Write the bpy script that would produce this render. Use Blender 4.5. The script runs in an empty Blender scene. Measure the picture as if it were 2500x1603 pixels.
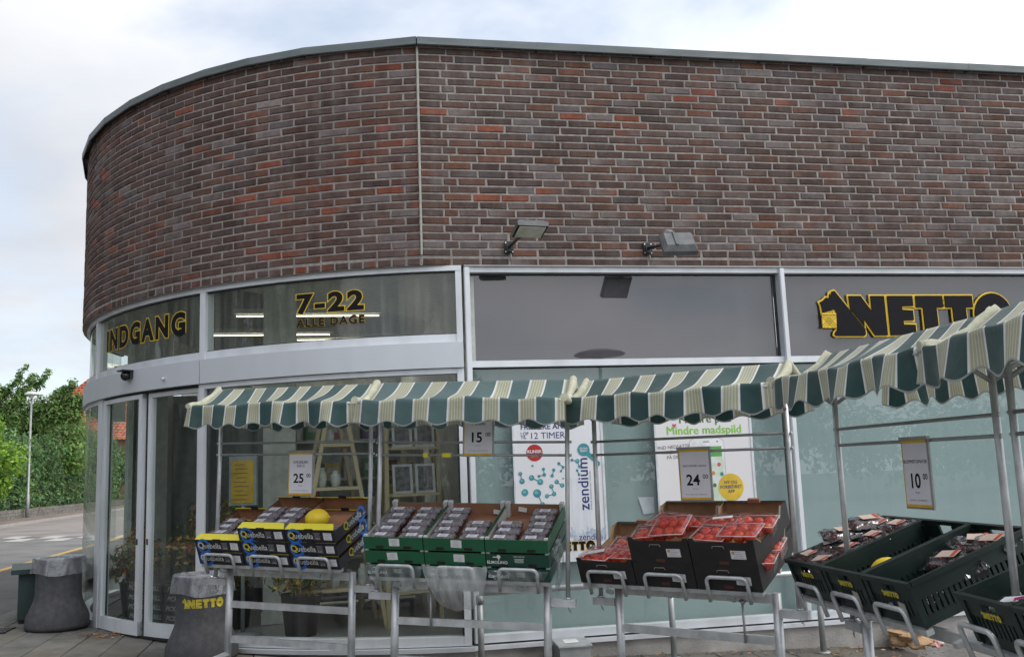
import bpy, bmesh, math, random
import numpy as np
from mathutils import Vector, Matrix, Euler
random.seed(7); rng = np.random.default_rng(7)
SC = bpy.context.scene
COL = SC.collection
# ------------------------------------------------------------------ camera
CAM = Vector((-0.71389, -7.45252, 1.50819))
YAW, PITCH, ROLL, FPX = 0.190271, 0.150693, -0.037612, 2300.0
_f = Vector((math.sin(YAW)*math.cos(PITCH), math.cos(YAW)*math.cos(PITCH), math.sin(PITCH)))
_r = Vector((math.cos(YAW), -math.sin(YAW), 0)); _u = _r.cross(_f)
_r2 = _r*math.cos(ROLL) + _u*math.sin(ROLL); _u2 = -_r*math.sin(ROLL) + _u*math.cos(ROLL)
cam_d = bpy.data.cameras.new('camera'); cam = bpy.data.objects.new('camera', cam_d); COL.objects.link(cam)
cam.matrix_world = Matrix((( _r2.x, _u2.x, -_f.x, CAM.x), (_r2.y, _u2.y, -_f.y, CAM.y), (_r2.z, _u2.z, -_f.z, CAM.z), (0, 0, 0, 1)))
cam_d.sensor_width = 36.0; cam_d.lens = 36.0*FPX/2500.0; cam_d.clip_end = 1500; cam_d.clip_start = 0.05
SC.camera = cam
# ------------------------------------------------------------------ sky, sun, exposure
SUN_AZ, SUN_EL = math.radians(122), math.radians(50)     # azimuth from +y towards +x: veiled sun, high behind the viewer's right shoulder
sun_dir = Vector((math.sin(SUN_AZ)*math.cos(SUN_EL), math.cos(SUN_AZ)*math.cos(SUN_EL), math.sin(SUN_EL)))
W = bpy.data.worlds.new('World'); SC.world = W; W.use_nodes = True
nt = W.node_tree; nt.nodes.clear()
def wn(t, **k):
    n = nt.nodes.new(t)
    for a, b in k.items(): setattr(n, a, b)
    return n
def lk(a, b): nt.links.new(a, b)
out = wn('ShaderNodeOutputWorld'); bg = wn('ShaderNodeBackground'); bg.inputs['Strength'].default_value = 0.1
sky = wn('ShaderNodeTexSky', sky_type='NISHITA'); sky.sun_disc = False
sky.sun_elevation = SUN_EL; sky.sun_rotation = SUN_AZ; sky.air_density = 1.0; sky.dust_density = 1.5; sky.ozone_density = 1.0
tc = wn('ShaderNodeTexCoord'); sep = wn('ShaderNodeSeparateXYZ'); lk(tc.outputs['Generated'], sep.inputs[0])
zc = wn('ShaderNodeMath', operation='MAXIMUM'); lk(sep.outputs['Z'], zc.inputs[0]); zc.inputs[1].default_value = 0.0
za = wn('ShaderNodeMath', operation='ADD'); lk(zc.outputs[0], za.inputs[0]); za.inputs[1].default_value = 0.22
dx = wn('ShaderNodeMath', operation='DIVIDE'); lk(sep.outputs['X'], dx.inputs[0]); lk(za.outputs[0], dx.inputs[1])
dy = wn('ShaderNodeMath', operation='DIVIDE'); lk(sep.outputs['Y'], dy.inputs[0]); lk(za.outputs[0], dy.inputs[1])
cx = wn('ShaderNodeCombineXYZ'); lk(dx.outputs[0], cx.inputs[0]); lk(dy.outputs[0], cx.inputs[1])
n1 = wn('ShaderNodeTexNoise'); n1.inputs['Scale'].default_value = 1.15; n1.inputs['Detail'].default_value = 6; n1.inputs['Roughness'].default_value = 0.52; n1.inputs['Distortion'].default_value = 0.25
off = wn('ShaderNodeVectorMath', operation='ADD'); lk(cx.outputs[0], off.inputs[0]); off.inputs[1].default_value = (4.4, 1.3, 0)
lk(off.outputs[0], n1.inputs['Vector'])
cov = wn('ShaderNodeValToRGB'); cov.color_ramp.elements[0].position = 0.36; cov.color_ramp.elements[1].position = 0.53
lk(n1.outputs['Fac'], cov.inputs[0])
n2 = wn('ShaderNodeTexNoise'); n2.inputs['Scale'].default_value = 2.2; n2.inputs['Detail'].default_value = 5
lk(off.outputs[0], n2.inputs['Vector'])
shade = wn('ShaderNodeValToRGB')
shade.color_ramp.elements[0].position = 0.3; shade.color_ramp.elements[0].color = (0.74, 0.775, 0.845, 1)
shade.color_ramp.elements[1].position = 0.7; shade.color_ramp.elements[1].color = (0.96, 0.965, 0.985, 1)
lk(n2.outputs['Fac'], shade.inputs[0])
# cloud veil glows towards the hidden sun
dt = wn('ShaderNodeVectorMath', operation='DOT_PRODUCT'); lk(tc.outputs['Generated'], dt.inputs[0]); dt.inputs[1].default_value = sun_dir
gl = wn('ShaderNodeMapRange'); lk(dt.outputs['Value'], gl.inputs[0])
gl.inputs['From Min'].default_value = -0.25; gl.inputs['From Max'].default_value = 0.55; gl.inputs['To Min'].default_value = 7.9; gl.inputs['To Max'].default_value = 15.0
cl = wn('ShaderNodeVectorMath', operation='SCALE'); lk(shade.outputs[0], cl.inputs[0]); lk(gl.outputs[0], cl.inputs['Scale'])
thin = wn('ShaderNodeVectorMath', operation='SCALE'); lk(sky.outputs[0], thin.inputs[0]); thin.inputs['Scale'].default_value = 1.15
haze = wn('ShaderNodeVectorMath', operation='ADD'); lk(thin.outputs[0], haze.inputs[0]); haze.inputs[1].default_value = (3.3, 3.5, 3.6)
mx = wn('ShaderNodeMix', data_type='RGBA'); lk(cov.outputs[0], mx.inputs[0]); lk(haze.outputs[0], mx.inputs[6]); lk(cl.outputs[0], mx.inputs[7])
lk(mx.outputs[2], bg.inputs['Color']); lk(bg.outputs[0], out.inputs[0])
sd = bpy.data.lights.new('sun', 'SUN'); sun = bpy.data.objects.new('sun', sd); COL.objects.link(sun)
sd.energy = 1.5; sd.angle = math.radians(26); sd.color = (1.0, 0.95, 0.87)
sun.rotation_euler = (-sun_dir).to_track_quat('-Z', 'Y').to_euler()
SC.view_settings.view_transform = 'Standard'; SC.view_settings.look = 'None'; SC.view_settings.gamma = 1.0
SC.view_settings.use_curve_mapping = False; SC.view_settings.exposure = 0.25
SC.render.engine = 'CYCLES'
SC.cycles.max_bounces = 10; SC.cycles.transparent_max_bounces = 24; SC.cycles.caustics_reflective = False; SC.cycles.caustics_refractive = False

# ------------------------------------------------------------------ materials
MATS = {}
def pbr(name, col, rough=0.6, metal=0.0, var=0.12, scale=12.0, bump=0.0, bscale=None, spec=0.5, coat=0.0, col2=None, lo=0.35, hi=0.65, coord='Object', stretch=None, detail=5, trans=0.0, emit=None, estr=0.0, rvar=0.0, dirt=None, dscale=2.0, damt=0.0):
    if name in MATS: return MATS[name]
    m = bpy.data.materials.new(name); m.use_nodes = True; MATS[name] = m
    t = m.node_tree; N = t.nodes; L = t.links; b = N['Principled BSDF']
    b.inputs['Roughness'].default_value = rough; b.inputs['Metallic'].default_value = metal
    b.inputs['Specular IOR Level'].default_value = spec
    b.inputs['Coat Weight'].default_value = coat
    if emit: b.inputs['Emission Color'].default_value = (*emit, 1); b.inputs['Emission Strength'].default_value = estr
    if coord == 'World': co = N.new('ShaderNodeNewGeometry').outputs['Position']
    else: co = N.new('ShaderNodeTexCoord').outputs[coord]
    if stretch:
        mp = N.new('ShaderNodeMapping'); mp.inputs['Scale'].default_value = stretch; L.new(co, mp.inputs[0]); co = mp.outputs[0]
    nz = N.new('ShaderNodeTexNoise'); nz.inputs['Scale'].default_value = scale; nz.inputs['Detail'].default_value = detail; L.new(co, nz.inputs['Vector'])
    rp = N.new('ShaderNodeValToRGB'); rp.color_ramp.elements[0].position = lo; rp.color_ramp.elements[1].position = hi
    c2 = col2 if col2 else tuple(min(1, c*(1+var)) for c in col); c1 = col if col2 else tuple(c*(1-var) for c in col)
    rp.color_ramp.elements[0].color = (*c1, 1); rp.color_ramp.elements[1].color = (*c2, 1)
    L.new(nz.outputs['Fac'], rp.inputs[0]); cout = rp.outputs[0]
    if dirt:
        nd = N.new('ShaderNodeTexNoise'); nd.inputs['Scale'].default_value = dscale; nd.inputs['Detail'].default_value = 6; L.new(co, nd.inputs['Vector'])
        mr = N.new('ShaderNodeMapRange'); mr.inputs['From Min'].default_value = .45; mr.inputs['From Max'].default_value = .75; mr.inputs['To Max'].default_value = damt; L.new(nd.outputs['Fac'], mr.inputs[0])
        mxx = N.new('ShaderNodeMix'); mxx.data_type = 'RGBA'; L.new(mr.outputs[0], mxx.inputs[0]); L.new(cout, mxx.inputs[6]); mxx.inputs[7].default_value = (*dirt, 1); cout = mxx.outputs[2]
    L.new(cout, b.inputs['Base Color'])
    if rvar:
        mr2 = N.new('ShaderNodeMapRange'); L.new(nz.outputs['Fac'], mr2.inputs[0]); mr2.inputs['To Min'].default_value = rough-rvar; mr2.inputs['To Max'].default_value = rough+rvar; L.new(mr2.outputs[0], b.inputs['Roughness'])
    if bump:
        nb = N.new('ShaderNodeTexNoise'); nb.inputs['Scale'].default_value = bscale or scale*4; nb.inputs['Detail'].default_value = 4; L.new(co, nb.inputs['Vector'])
        bp = N.new('ShaderNodeBump'); bp.inputs['Strength'].default_value = bump; bp.inputs['Distance'].default_value = 0.01; L.new(nb.outputs['Fac'], bp.inputs['Height']); L.new(bp.outputs[0], b.inputs['Normal'])
    if trans:
        tr = N.new('ShaderNodeBsdfTranslucent'); L.new(cout, tr.inputs[0]); ms = N.new('ShaderNodeMixShader'); ms.inputs[0].default_value = trans
        L.new(b.outputs[0], ms.inputs[1]); L.new(tr.outputs[0], ms.inputs[2]); L.new(ms.outputs[0], N['Material Output'].inputs[0])
    return m
def clear(name, tint=(.93, .96, .95), ior=1.45, rough=0.0, refl=1.25, milk=0.0, milkcol=(.8, .82, .85), streak=0.0, bump=0.0, bscale=30):
    """thin clear sheet: see-through, with a mirror reflection that grows at grazing angles"""
    if name in MATS: return MATS[name]
    m = bpy.data.materials.new(name); m.use_nodes = True; MATS[name] = m
    t = m.node_tree; N = t.nodes; L = t.links; N.remove(N['Principled BSDF'])
    tr = N.new('ShaderNodeBsdfTransparent'); tr.inputs[0].default_value = (*tint, 1)
    gl = N.new('ShaderNodeBsdfGlossy'); gl.inputs['Roughness'].default_value = rough
    fr = N.new('ShaderNodeLayerWeight'); fr.inputs[0].default_value = .5          # Schlick: same from both sides of the sheet
    pw_ = N.new('ShaderNodeMath'); pw_.operation = 'POWER'; L.new(fr.outputs['Facing'], pw_.inputs[0]); pw_.inputs[1].default_value = 5.0
    ad = N.new('ShaderNodeMath'); ad.operation = 'MULTIPLY_ADD'; L.new(pw_.outputs[0], ad.inputs[0]); ad.inputs[1].default_value = .85; ad.inputs[2].default_value = ((ior-1)/(ior+1))**2*refl; ad.use_clamp = True
    ms = N.new('ShaderNodeMixShader'); L.new(ad.outputs[0], ms.inputs[0]); L.new(tr.outputs[0], ms.inputs[1]); L.new(gl.outputs[0], ms.inputs[2])
    last = ms
    co = N.new('ShaderNodeTexCoord').outputs['Object']
    if bump:
        nb = N.new('ShaderNodeTexNoise'); nb.inputs['Scale'].default_value = bscale; nb.inputs['Detail'].default_value = 3; L.new(co, nb.inputs['Vector'])
        bp = N.new('ShaderNodeBump'); bp.inputs['Strength'].default_value = bump; bp.inputs['Distance'].default_value = 0.02; L.new(nb.outputs['Fac'], bp.inputs['Height']); L.new(bp.outputs[0], gl.inputs['Normal']); L.new(bp.outputs[0], fr.inputs['Normal'])
    if milk or streak:
        df = N.new('ShaderNodeBsdfDiffuse'); df.inputs[0].default_value = (*milkcol, 1)
        mp = N.new('ShaderNodeMapping'); mp.inputs['Scale'].default_value = (9, 9, .7) if streak else (14, 14, 14); L.new(co, mp.inputs[0])
        nz = N.new('ShaderNodeTexNoise'); nz.inputs['Scale'].default_value = 2.0; nz.inputs['Detail'].default_value = 8; L.new(mp.outputs[0], nz.inputs['Vector'])
        mr = N.new('ShaderNodeMapRange'); mr.inputs['From Min'].default_value = .42; mr.inputs['From Max'].default_value = .85; mr.inputs['To Min'].default_value = milk; mr.inputs['To Max'].default_value = milk+streak; L.new(nz.outputs['Fac'], mr.inputs[0])
        m2 = N.new('ShaderNodeMixShader'); L.new(mr.outputs[0], m2.inputs[0]); L.new(ms.outputs[0], m2.inputs[1]); L.new(df.outputs[0], m2.inputs[2]); last = m2
    L.new(last.outputs[0], N['Material Output'].inputs[0])
    return m
def attr_mat(name, attr='bc', rough=.8, nscale=9, namt=.35, bump=.35, bscale=120, trans=0.0, spec=.3, blot=None, streaks=None):
    """colour of each piece from its own colour attribute, with grain on top"""
    if name in MATS: return MATS[name]
    m = bpy.data.materials.new(name); m.use_nodes = True; MATS[name] = m
    t = m.node_tree; N = t.nodes; L = t.links; b = N['Principled BSDF']; b.inputs['Roughness'].default_value = rough; b.inputs['Specular IOR Level'].default_value = spec
    at = N.new('ShaderNodeAttribute'); at.attribute_name = attr
    pos = N.new('ShaderNodeNewGeometry').outputs['Position']
    nz = N.new('ShaderNodeTexNoise'); nz.inputs['Scale'].default_value = nscale; nz.inputs['Detail'].default_value = 6; nz.inputs['Roughness'].default_value = .65; L.new(pos, nz.inputs['Vector'])
    mr = N.new('ShaderNodeMapRange'); mr.inputs['From Min'].default_value = .3; mr.inputs['From Max'].default_value = .7; mr.inputs['To Min'].default_value = 1-namt; mr.inputs['To Max'].default_value = 1+namt; L.new(nz.outputs['Fac'], mr.inputs[0])
    sc = N.new('ShaderNodeVectorMath'); sc.operation = 'SCALE'; L.new(at.outputs['Color'], sc.inputs[0]); L.new(mr.outputs[0], sc.inputs['Scale']); cout = sc.outputs[0]
    if blot:
        n2 = N.new('ShaderNodeTexNoise'); n2.inputs['Scale'].default_value = 14; n2.inputs['Detail'].default_value = 8; n2.inputs['Roughness'].default_value = .7; L.new(pos, n2.inputs['Vector'])
        m2 = N.new('ShaderNodeMapRange'); m2.inputs['From Min'].default_value = .54; m2.inputs['From Max'].default_value = .72; m2.inputs['To Max'].default_value = blot[1]; L.new(n2.outputs['Fac'], m2.inputs[0])
        mxx = N.new('ShaderNodeMix'); mxx.data_type = 'RGBA'; L.new(m2.outputs[0], mxx.inputs[0]); L.new(cout, mxx.inputs[6]); mxx.inputs[7].default_value = (*blot[0], 1); cout = mxx.outputs[2]
    if streaks:
        mp = N.new('ShaderNodeMapping'); mp.inputs['Scale'].default_value = (3.2, 3.2, .35); L.new(pos, mp.inputs[0])
        n3 = N.new('ShaderNodeTexNoise'); n3.inputs['Scale'].default_value = 1.6; n3.inputs['Detail'].default_value = 7; n3.inputs['Roughness'].default_value = .6; L.new(mp.outputs[0], n3.inputs['Vector'])
        m3 = N.new('ShaderNodeMapRange'); m3.inputs['From Min'].default_value = .5; m3.inputs['From Max'].default_value = .78; m3.inputs['To Max'].default_value = streaks[1]; L.new(n3.outputs['Fac'], m3.inputs[0])
        mx3 = N.new('ShaderNodeMix'); mx3.data_type = 'RGBA'; L.new(m3.outputs[0], mx3.inputs[0]); L.new(cout, mx3.inputs[6]); mx3.inputs[7].default_value = (*streaks[0], 1); cout = mx3.outputs[2]
    L.new(cout, b.inputs['Base Color'])
    if bump:
        nb = N.new('ShaderNodeTexNoise'); nb.inputs['Scale'].default_value = bscale; nb.inputs['Detail'].default_value = 4; L.new(pos, nb.inputs['Vector'])
        bp = N.new('ShaderNodeBump'); bp.inputs['Strength'].default_value = bump; bp.inputs['Distance'].default_value = .006; L.new(nb.outputs['Fac'], bp.inputs['Height']); L.new(bp.outputs[0], b.inputs['Normal'])
    if trans:
        tr = N.new('ShaderNodeBsdfTranslucent'); L.new(cout, tr.inputs[0]); ms = N.new('ShaderNodeMixShader'); ms.inputs[0].default_value = trans
        L.new(b.outputs[0], ms.inputs[1]); L.new(tr.outputs[0], ms.inputs[2]); L.new(ms.outputs[0], N['Material Output'].inputs[0])
    return m

# ------------------------------------------------------------------ mesh helpers
class MB:
    def __init__(s): s.v = []; s.f = []; s.m = []; s.c = []; s.uv = {}; s.sm = []; s.pc = {}
    def add(s, vs, fs, mi=0, col=None, smooth=False):
        o = len(s.v); s.v.extend([tuple(x) for x in vs])
        for q in fs: s.f.append(tuple(i+o for i in q)); s.m.append(mi); s.c.append(col); s.sm.append(smooth)
        return s
    def box(s, c, d, M=None, mi=0, col=None, ch=0.0):
        x, y, z = d[0]/2, d[1]/2, d[2]/2; c = Vector(c)
        P = [Vector((a*x, b*y, e*z)) for e in (-1, 1) for a, b in ((-1, -1), (1, -1), (1, 1), (-1, 1))]
        if M is not None: P = [M @ q for q in P]
        P = [q+c for q in P]
        return s.add(P, [(3, 2, 1, 0), (4, 5, 6, 7), (0, 1, 5, 4), (1, 2, 6, 5), (2, 3, 7, 6), (3, 0, 4, 7)], mi, col)
    def quad(s, a, b, c, d, mi=0, col=None): return s.add([a, b, c, d], [(0, 1, 2, 3)], mi, col)
    def tube(s, pts, r, n=10, mi=0, caps=True, closed=False, smooth=True, col=None):
        pts = [Vector(q) for q in pts]; rs = r if isinstance(r, (list, tuple)) else [r]*len(pts)
        vs = []; K = len(pts); prev = None
        for i, q in enumerate(pts):
            if i == 0: d = pts[1]-pts[0]
            elif i == K-1: d = pts[-1]-pts[-2]
            else: d = (pts[i+1]-pts[i]).normalized()+(pts[i]-pts[i-1]).normalized()
            d.normalize()
            a = prev if prev is not None else (Vector((0, 0, 1)) if abs(d.z) < .9 else Vector((1, 0, 0)))
            e = a - d*a.dot(d)
            if e.length < 1e-5: e = d.orthogonal()
            e.normalize(); prev = e; g = d.cross(e)
            vs += [q + (e*math.cos(2*math.pi*j/n)+g*math.sin(2*math.pi*j/n))*rs[i] for j in range(n)]
        fs = [(i*n+j, i*n+(j+1) % n, (i+1)*n+(j+1) % n, (i+1)*n+j) for i in range(K-1) for j in range(n)]
        s.add(vs, fs, mi, col, smooth)
        if caps:
            o = len(s.v)-len(vs)
            s.f.append(tuple(o+j for j in range(n))[::-1]); s.m.append(mi); s.c.append(col); s.sm.append(False)
            s.f.append(tuple(o+(K-1)*n+j for j in range(n))); s.m.append(mi); s.c.append(col); s.sm.append(False)
        return s
    def lathe(s, prof, n=24, c=(0, 0, 0), mi=0, smooth=True, sq=0.0):
        vs = []
        for r, z in prof:
            for j in range(n):
                a = 2*math.pi*j/n; vs.append((c[0]+r*math.cos(a), c[1]+r*math.sin(a), c[2]+z))
        fs = [(i*n+j, i*n+(j+1) % n, (i+1)*n+(j+1) % n, (i+1)*n+j) for i in range(len(prof)-1) for j in range(n)]
        return s.add(vs, fs, mi, None, smooth)
    def prism(s, poly, f0, f1, mi=0):
        """poly: 2D points; f0/f1 map 2D -> 3D for the two faces"""
        n = len(poly); a = [f0(*q) for q in poly]; b = [f1(*q) for q in poly]
        return s.add(a+b, [tuple(range(n))[::-1], tuple(range(n, 2*n))]+[(i, (i+1) % n, n+(i+1) % n, n+i) for i in range(n)], mi)
    def sphere(s, c, r, n=10, k=6, mi=0, sc=(1, 1, 1), col=None):
        vs = [(c[0], c[1], c[2]-r*sc[2])]
        for i in range(1, k):
            t = -math.pi/2+math.pi*i/k
            vs += [(c[0]+r*sc[0]*math.cos(t)*math.cos(2*math.pi*j/n), c[1]+r*sc[1]*math.cos(t)*math.sin(2*math.pi*j/n), c[2]+r*sc[2]*math.sin(t)) for j in range(n)]
        vs.append((c[0], c[1], c[2]+r*sc[2])); e = len(vs)-1
        fs = [(0, 1+(j+1) % n, 1+j) for j in range(n)]
        fs += [(1+i*n+j, 1+i*n+(j+1) % n, 1+(i+1)*n+(j+1) % n, 1+(i+1)*n+j) for i in range(k-2) for j in range(n)]
        fs += [(e, 1+(k-2)*n+j, 1+(k-2)*n+(j+1) % n) for j in range(n)]
        return s.add(vs, fs, mi, col, True)
    def grid(s, fn, nu, nv, mi=0, smooth=True, uv=None):
        vs = [fn(i/nu, j/nv) for j in range(nv+1) for i in range(nu+1)]
        fs = [(j*(nu+1)+i, j*(nu+1)+i+1, (j+1)*(nu+1)+i+1, (j+1)*(nu+1)+i) for j in range(nv) for i in range(nu)]
        o = len(s.v); s.add(vs, fs, mi, None, smooth)
        if uv:
            for j in range(nv+1):
                for i in range(nu+1): s.uv[o+j*(nu+1)+i] = uv(i/nu, j/nv)
        return s
    def mesh(s, name, mats):
        me = bpy.data.meshes.new(name); me.from_pydata([tuple(q) for q in s.v], [], s.f)
        for m in (mats if isinstance(mats, (list, tuple)) else [mats]): me.materials.append(m)
        me.polygons.foreach_set('material_index', s.m); me.polygons.foreach_set('use_smooth', s.sm)
        if any(c is not None for c in s.c):
            at = me.attributes.new('bc', 'FLOAT_COLOR', 'FACE')
            fl = []
            for c in s.c: fl += [*(c or (.5, .5, .5)), 1.0]
            at.data.foreach_set('color', fl)
        if s.pc:
            at = me.attributes.new('bc', 'FLOAT_COLOR', 'POINT'); fl = []
            for i in range(len(s.v)): fl += [*s.pc[i], 1.0]
            at.data.foreach_set('color', fl)
        if s.uv:
            ul = me.uv_layers.new(name='UVMap'); li = [0]*len(me.loops); me.loops.foreach_get('vertex_index', li)
            fl = []
            for i in li: fl += list(s.uv.get(i, (0, 0)))
            ul.data.foreach_set('uv', fl)
        me.update(); return me
    def build(s, name, mats, parent=None): return mk(name, s.mesh(name, mats), parent)
def mk(name, data, parent=None, M=None):
    o = bpy.data.objects.new(name, data); COL.objects.link(o)
    if parent is not None: o.parent = parent
    if M is not None:
        if parent is not None: o.matrix_basis = M
        else: o.matrix_world = M
    return o
def tag(o, label=None, cat=None, group=None, kind=None):
    if label: o['label'] = label
    if cat: o['category'] = cat
    if group: o['group'] = group
    if kind: o['kind'] = kind
    return o
def thing(name, label, cat, M=None, group=None):
    o = mk(name, None, None, M if M is not None else Matrix()); o.empty_display_size = .1
    return tag(o, label, cat, group)
def T(x, y=0, z=0): return Matrix.Translation((x, y, z))
def RZ(a): return Matrix.Rotation(a, 4, 'Z')
def RX(a): return Matrix.Rotation(a, 4, 'X')
def RY(a): return Matrix.Rotation(a, 4, 'Y')
def copytree(o, M=None, parent=None):
    c = o.copy(); COL.objects.link(c); c.parent = parent
    if parent is None: c.matrix_world = M
    for ch in o.children: copytree(ch, None, c)
    return c
def textmesh(txt, size, bold=0.0, align='CENTER', xs=1.0, space=1.0, ext=0.0, shear=0.0, res=3, line=1.0):
    cu = bpy.data.curves.new('t', 'FONT'); cu.body = txt; cu.size = size; cu.align_x = align; cu.align_y = 'BOTTOM_BASELINE'
    cu.offset = bold; cu.space_character = space; cu.extrude = ext; cu.shear = shear; cu.resolution_u = res; cu.space_line = line
    o = bpy.data.objects.new('t', cu); COL.objects.link(o); bpy.context.view_layer.update()
    me = bpy.data.meshes.new_from_object(o.evaluated_get(bpy.context.evaluated_depsgraph_get()))
    bpy.data.objects.remove(o); bpy.data.curves.remove(cu)
    if xs != 1.0: me.transform(Matrix.Diagonal((xs, 1, 1, 1)))
    return me
def setmat(me, m): me.materials.clear(); me.materials.append(m); return me
UP = RX(math.pi/2)      # lays text (x right, y up) upright: y -> z, facing -y
def text(name, txt, size, mat, parent, M, **k):
    me = setmat(textmesh(txt, size, **k), mat); return mk(name, me, parent, M)
def G(x, y):
    return -.034*(min(max(x, -9.0), 12.0)-2.9)+.01*min(y, 3.0)
# ================================================================== setting: ground, road, pavements
KC = (0.937080, 4.329112); RAD = 4.429371; KINK = 0.213171   # round corner of the shop
def arc(s, off=0.0):
    a = -math.pi/2-KINK-s/RAD
    return Vector((KC[0]+(RAD+off)*math.cos(a), KC[1]+(RAD+off)*math.sin(a), 0)), a
asph = pbr('asphalt', (.14, .138, .135), .9, var=.25, scale=1.3, bump=.5, bscale=160, col2=(.20, .196, .19), coord='World', dirt=(.2, .19, .17), dscale=.35, damt=.4, detail=8)
asph_d = pbr('asphalt_footway', (.085, .083, .08), .92, scale=2.0, bump=.5, bscale=180, col2=(.125, .12, .115), coord='World', detail=8)
asph_p = pbr('asphalt_worn', (.20, .175, .16), .9, scale=.9, bump=.4, bscale=150, col2=(.27, .24, .225), coord='World', detail=8)
def sheet(name, x0, x1, y0, y1, dz, mat, nx=8, ny=8, fn=G):
    b = MB(); b.grid(lambda u, v: (x0+(x1-x0)*u, y0+(y1-y0)*v, fn(x0+(x1-x0)*u, y0+(y1-y0)*v)+dz), nx, ny)
    o = b.build(name, mat); tag(o, kind='structure'); return o
sheet('ground', -400, 400, -400, 400, -.14, asph, 200, 200)
sheet('car_park', -5.6, 26, -60, -2.6, -.012, pbr('asphalt_bleached', (.21, .207, .20), .9, scale=1.1, bump=.5, bscale=160, col2=(.29, .285, .275), coord='World', dirt=(.16, .155, .15), dscale=.4, damt=.5, detail=8), 16, 20)
road = sheet('road', -11.1, -5.75, -60, 140, -.085, asph, 6, 80)
worn = sheet('road_worn_surface', -11.1, -5.75, 18.9, 140, -.081, asph_p, 6, 60)
foot = sheet('footway', -5.6, -4.05, -60, 60, -.008, asph_d, 2, 40)
farfoot = sheet('far_footway', -12.75, -11.25, -20, 140, 0.0, pbr('far_path', (.16, .13, .11), .95, scale=1.5, col2=(.25, .20, .165), coord='World', bump=.3, bscale=60), 2, 60)
def kerb(name, x, w, y0, y1, col, top=0.0):
    b = MB(); n = int((y1-y0)/1.0)
    for i in range(n):
        ya = y0+i+.006; yb = y0+i+.994
        P = [(x, ya), (x+w, ya), (x+w, yb), (x, yb)]
        b.add([(a, c, G(a, c)-.14) for a, c in P]+[(a, c, G(a, c)+top) for a, c in P], [(4, 5, 6, 7), (0, 1, 5, 4), (1, 2, 6, 5), (2, 3, 7, 6), (3, 0, 4, 7)])
    o = b.build(name, col); tag(o, kind='structure')
kst = pbr('kerb_stone', (.36, .34, .32), .85, scale=8, coord='World', bump=.3)
kerb('kerb', -5.75, .15, -20, 60, kst); kerb('far_kerb', -11.25, .15, -10, 120, kst)
b = MB()
for i in range(70):
    y = -10+i
    b.quad((-5.745, y, G(-5.7, y)+.005), (-5.61, y, G(-5.7, y)+.005), (-5.61, y+1, G(-5.7, y+1)+.005), (-5.745, y+1, G(-5.7, y+1)+.005))
tag(b.build('yellow_kerb_line', pbr('road_yellow', (.55, .33, .06), .8, scale=14, col2=(.62, .42, .12), coord='World', dirt=(.3, .25, .18), dscale=9, damt=.7)), kind='structure')
wpaint = pbr('road_white', (.42, .41, .39), .8, scale=10, coord='World', dirt=(.3, .29, .27), dscale=7, damt=.6)
b = MB(); k = 0
for r_ in range(2):
    for i in range(12):
        if (i+r_) % 2: continue
        x0 = -11.0+i*.44; y0 = 16.9+r_*1.15
        b.quad((x0, y0, G(x0, y0)-.079), (x0+.44, y0, G(x0+.4, y0)-.079), (x0+.44, y0+1.15, G(x0+.4, y0)-.079), (x0, y0+1.15, G(x0, y0)-.079))
tag(b.build('speed_hump_marking', wpaint), kind='structure')
# paving slabs in front of the shop, each one a piece of its own
base = MB(); base.grid(lambda u, v: (-4.05+7.9*u, -2.6+7.6*v, G(-4.05+7.9*u, -2.6+7.6*v)-.014), 8, 8)
pav = base.build('pavement', pbr('joint_sand', (.07, .062, .052), .95, scale=30, coord='World')); tag(pav, kind='structure')
slabm = attr_mat('paving_slab', rough=.88, nscale=5, namt=.28, bump=.3, bscale=160, blot=((.10, .095, .085), .5))
def inside_shop(x, y, m=0.0):
    if x >= 0.3: return y > .05-m
    d = math.hypot(x-KC[0], y-KC[1]); return (d < RAD-.10+m and y > 0) or (y > 4.3 and x > KC[0]-RAD+.1)
SX, SY = .30, .45; nsl = 0
slabs = []
for j in range(-6, 12):
    for i in range(0, 26):
        x = -4.05+SX*(i+.5); y = SY*(j+.5)-(.225 if i % 2 else 0)
        if inside_shop(x, y, -.25) or x > 3.5: continue
        slabs.append((math.hypot(x-CAM.x, y-CAM.y), x, y))
slabs.sort()
slab_meshes = []
for k in range(14):
    c = random.uniform(.115, .165); w = random.uniform(0, .014); b = MB()
    col = (c+w, c, c-.012-w)
    hx, hy, e = SX/2-.004, SY/2-.004, .005
    vs = [(-hx, -hy, -.03), (hx, -hy, -.03), (hx, hy, -.03), (-hx, hy, -.03), (-hx, -hy, -e), (hx, -hy, -e), (hx, hy, -e), (-hx, hy, -e), (-hx+e, -hy+e, 0), (hx-e, -hy+e, 0), (hx-e, hy-e, 0), (-hx+e, hy-e, 0)]
    fs = [(8, 9, 10, 11)]+[(a, (a+1) % 4, 4+(a+1) % 4, 4+a) for a in range(4)]+[(4+a, 4+(a+1) % 4, 8+(a+1) % 4, 8+a) for a in range(4)]
    b.add(vs, fs, 0, col); slab_meshes.append(b.mesh('paving_slab', slabm))
tilt = Euler((.01, .034, 0)).to_matrix().to_4x4()
for d, x, y in slabs[:300]:
    mk('paving_slab', random.choice(slab_meshes), pav, T(x, y, G(x, y)+random.uniform(-.0025, .0025)) @ tilt @ RX(random.uniform(-.004, .004)) @ RY(random.uniform(-.004, .004)))
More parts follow.
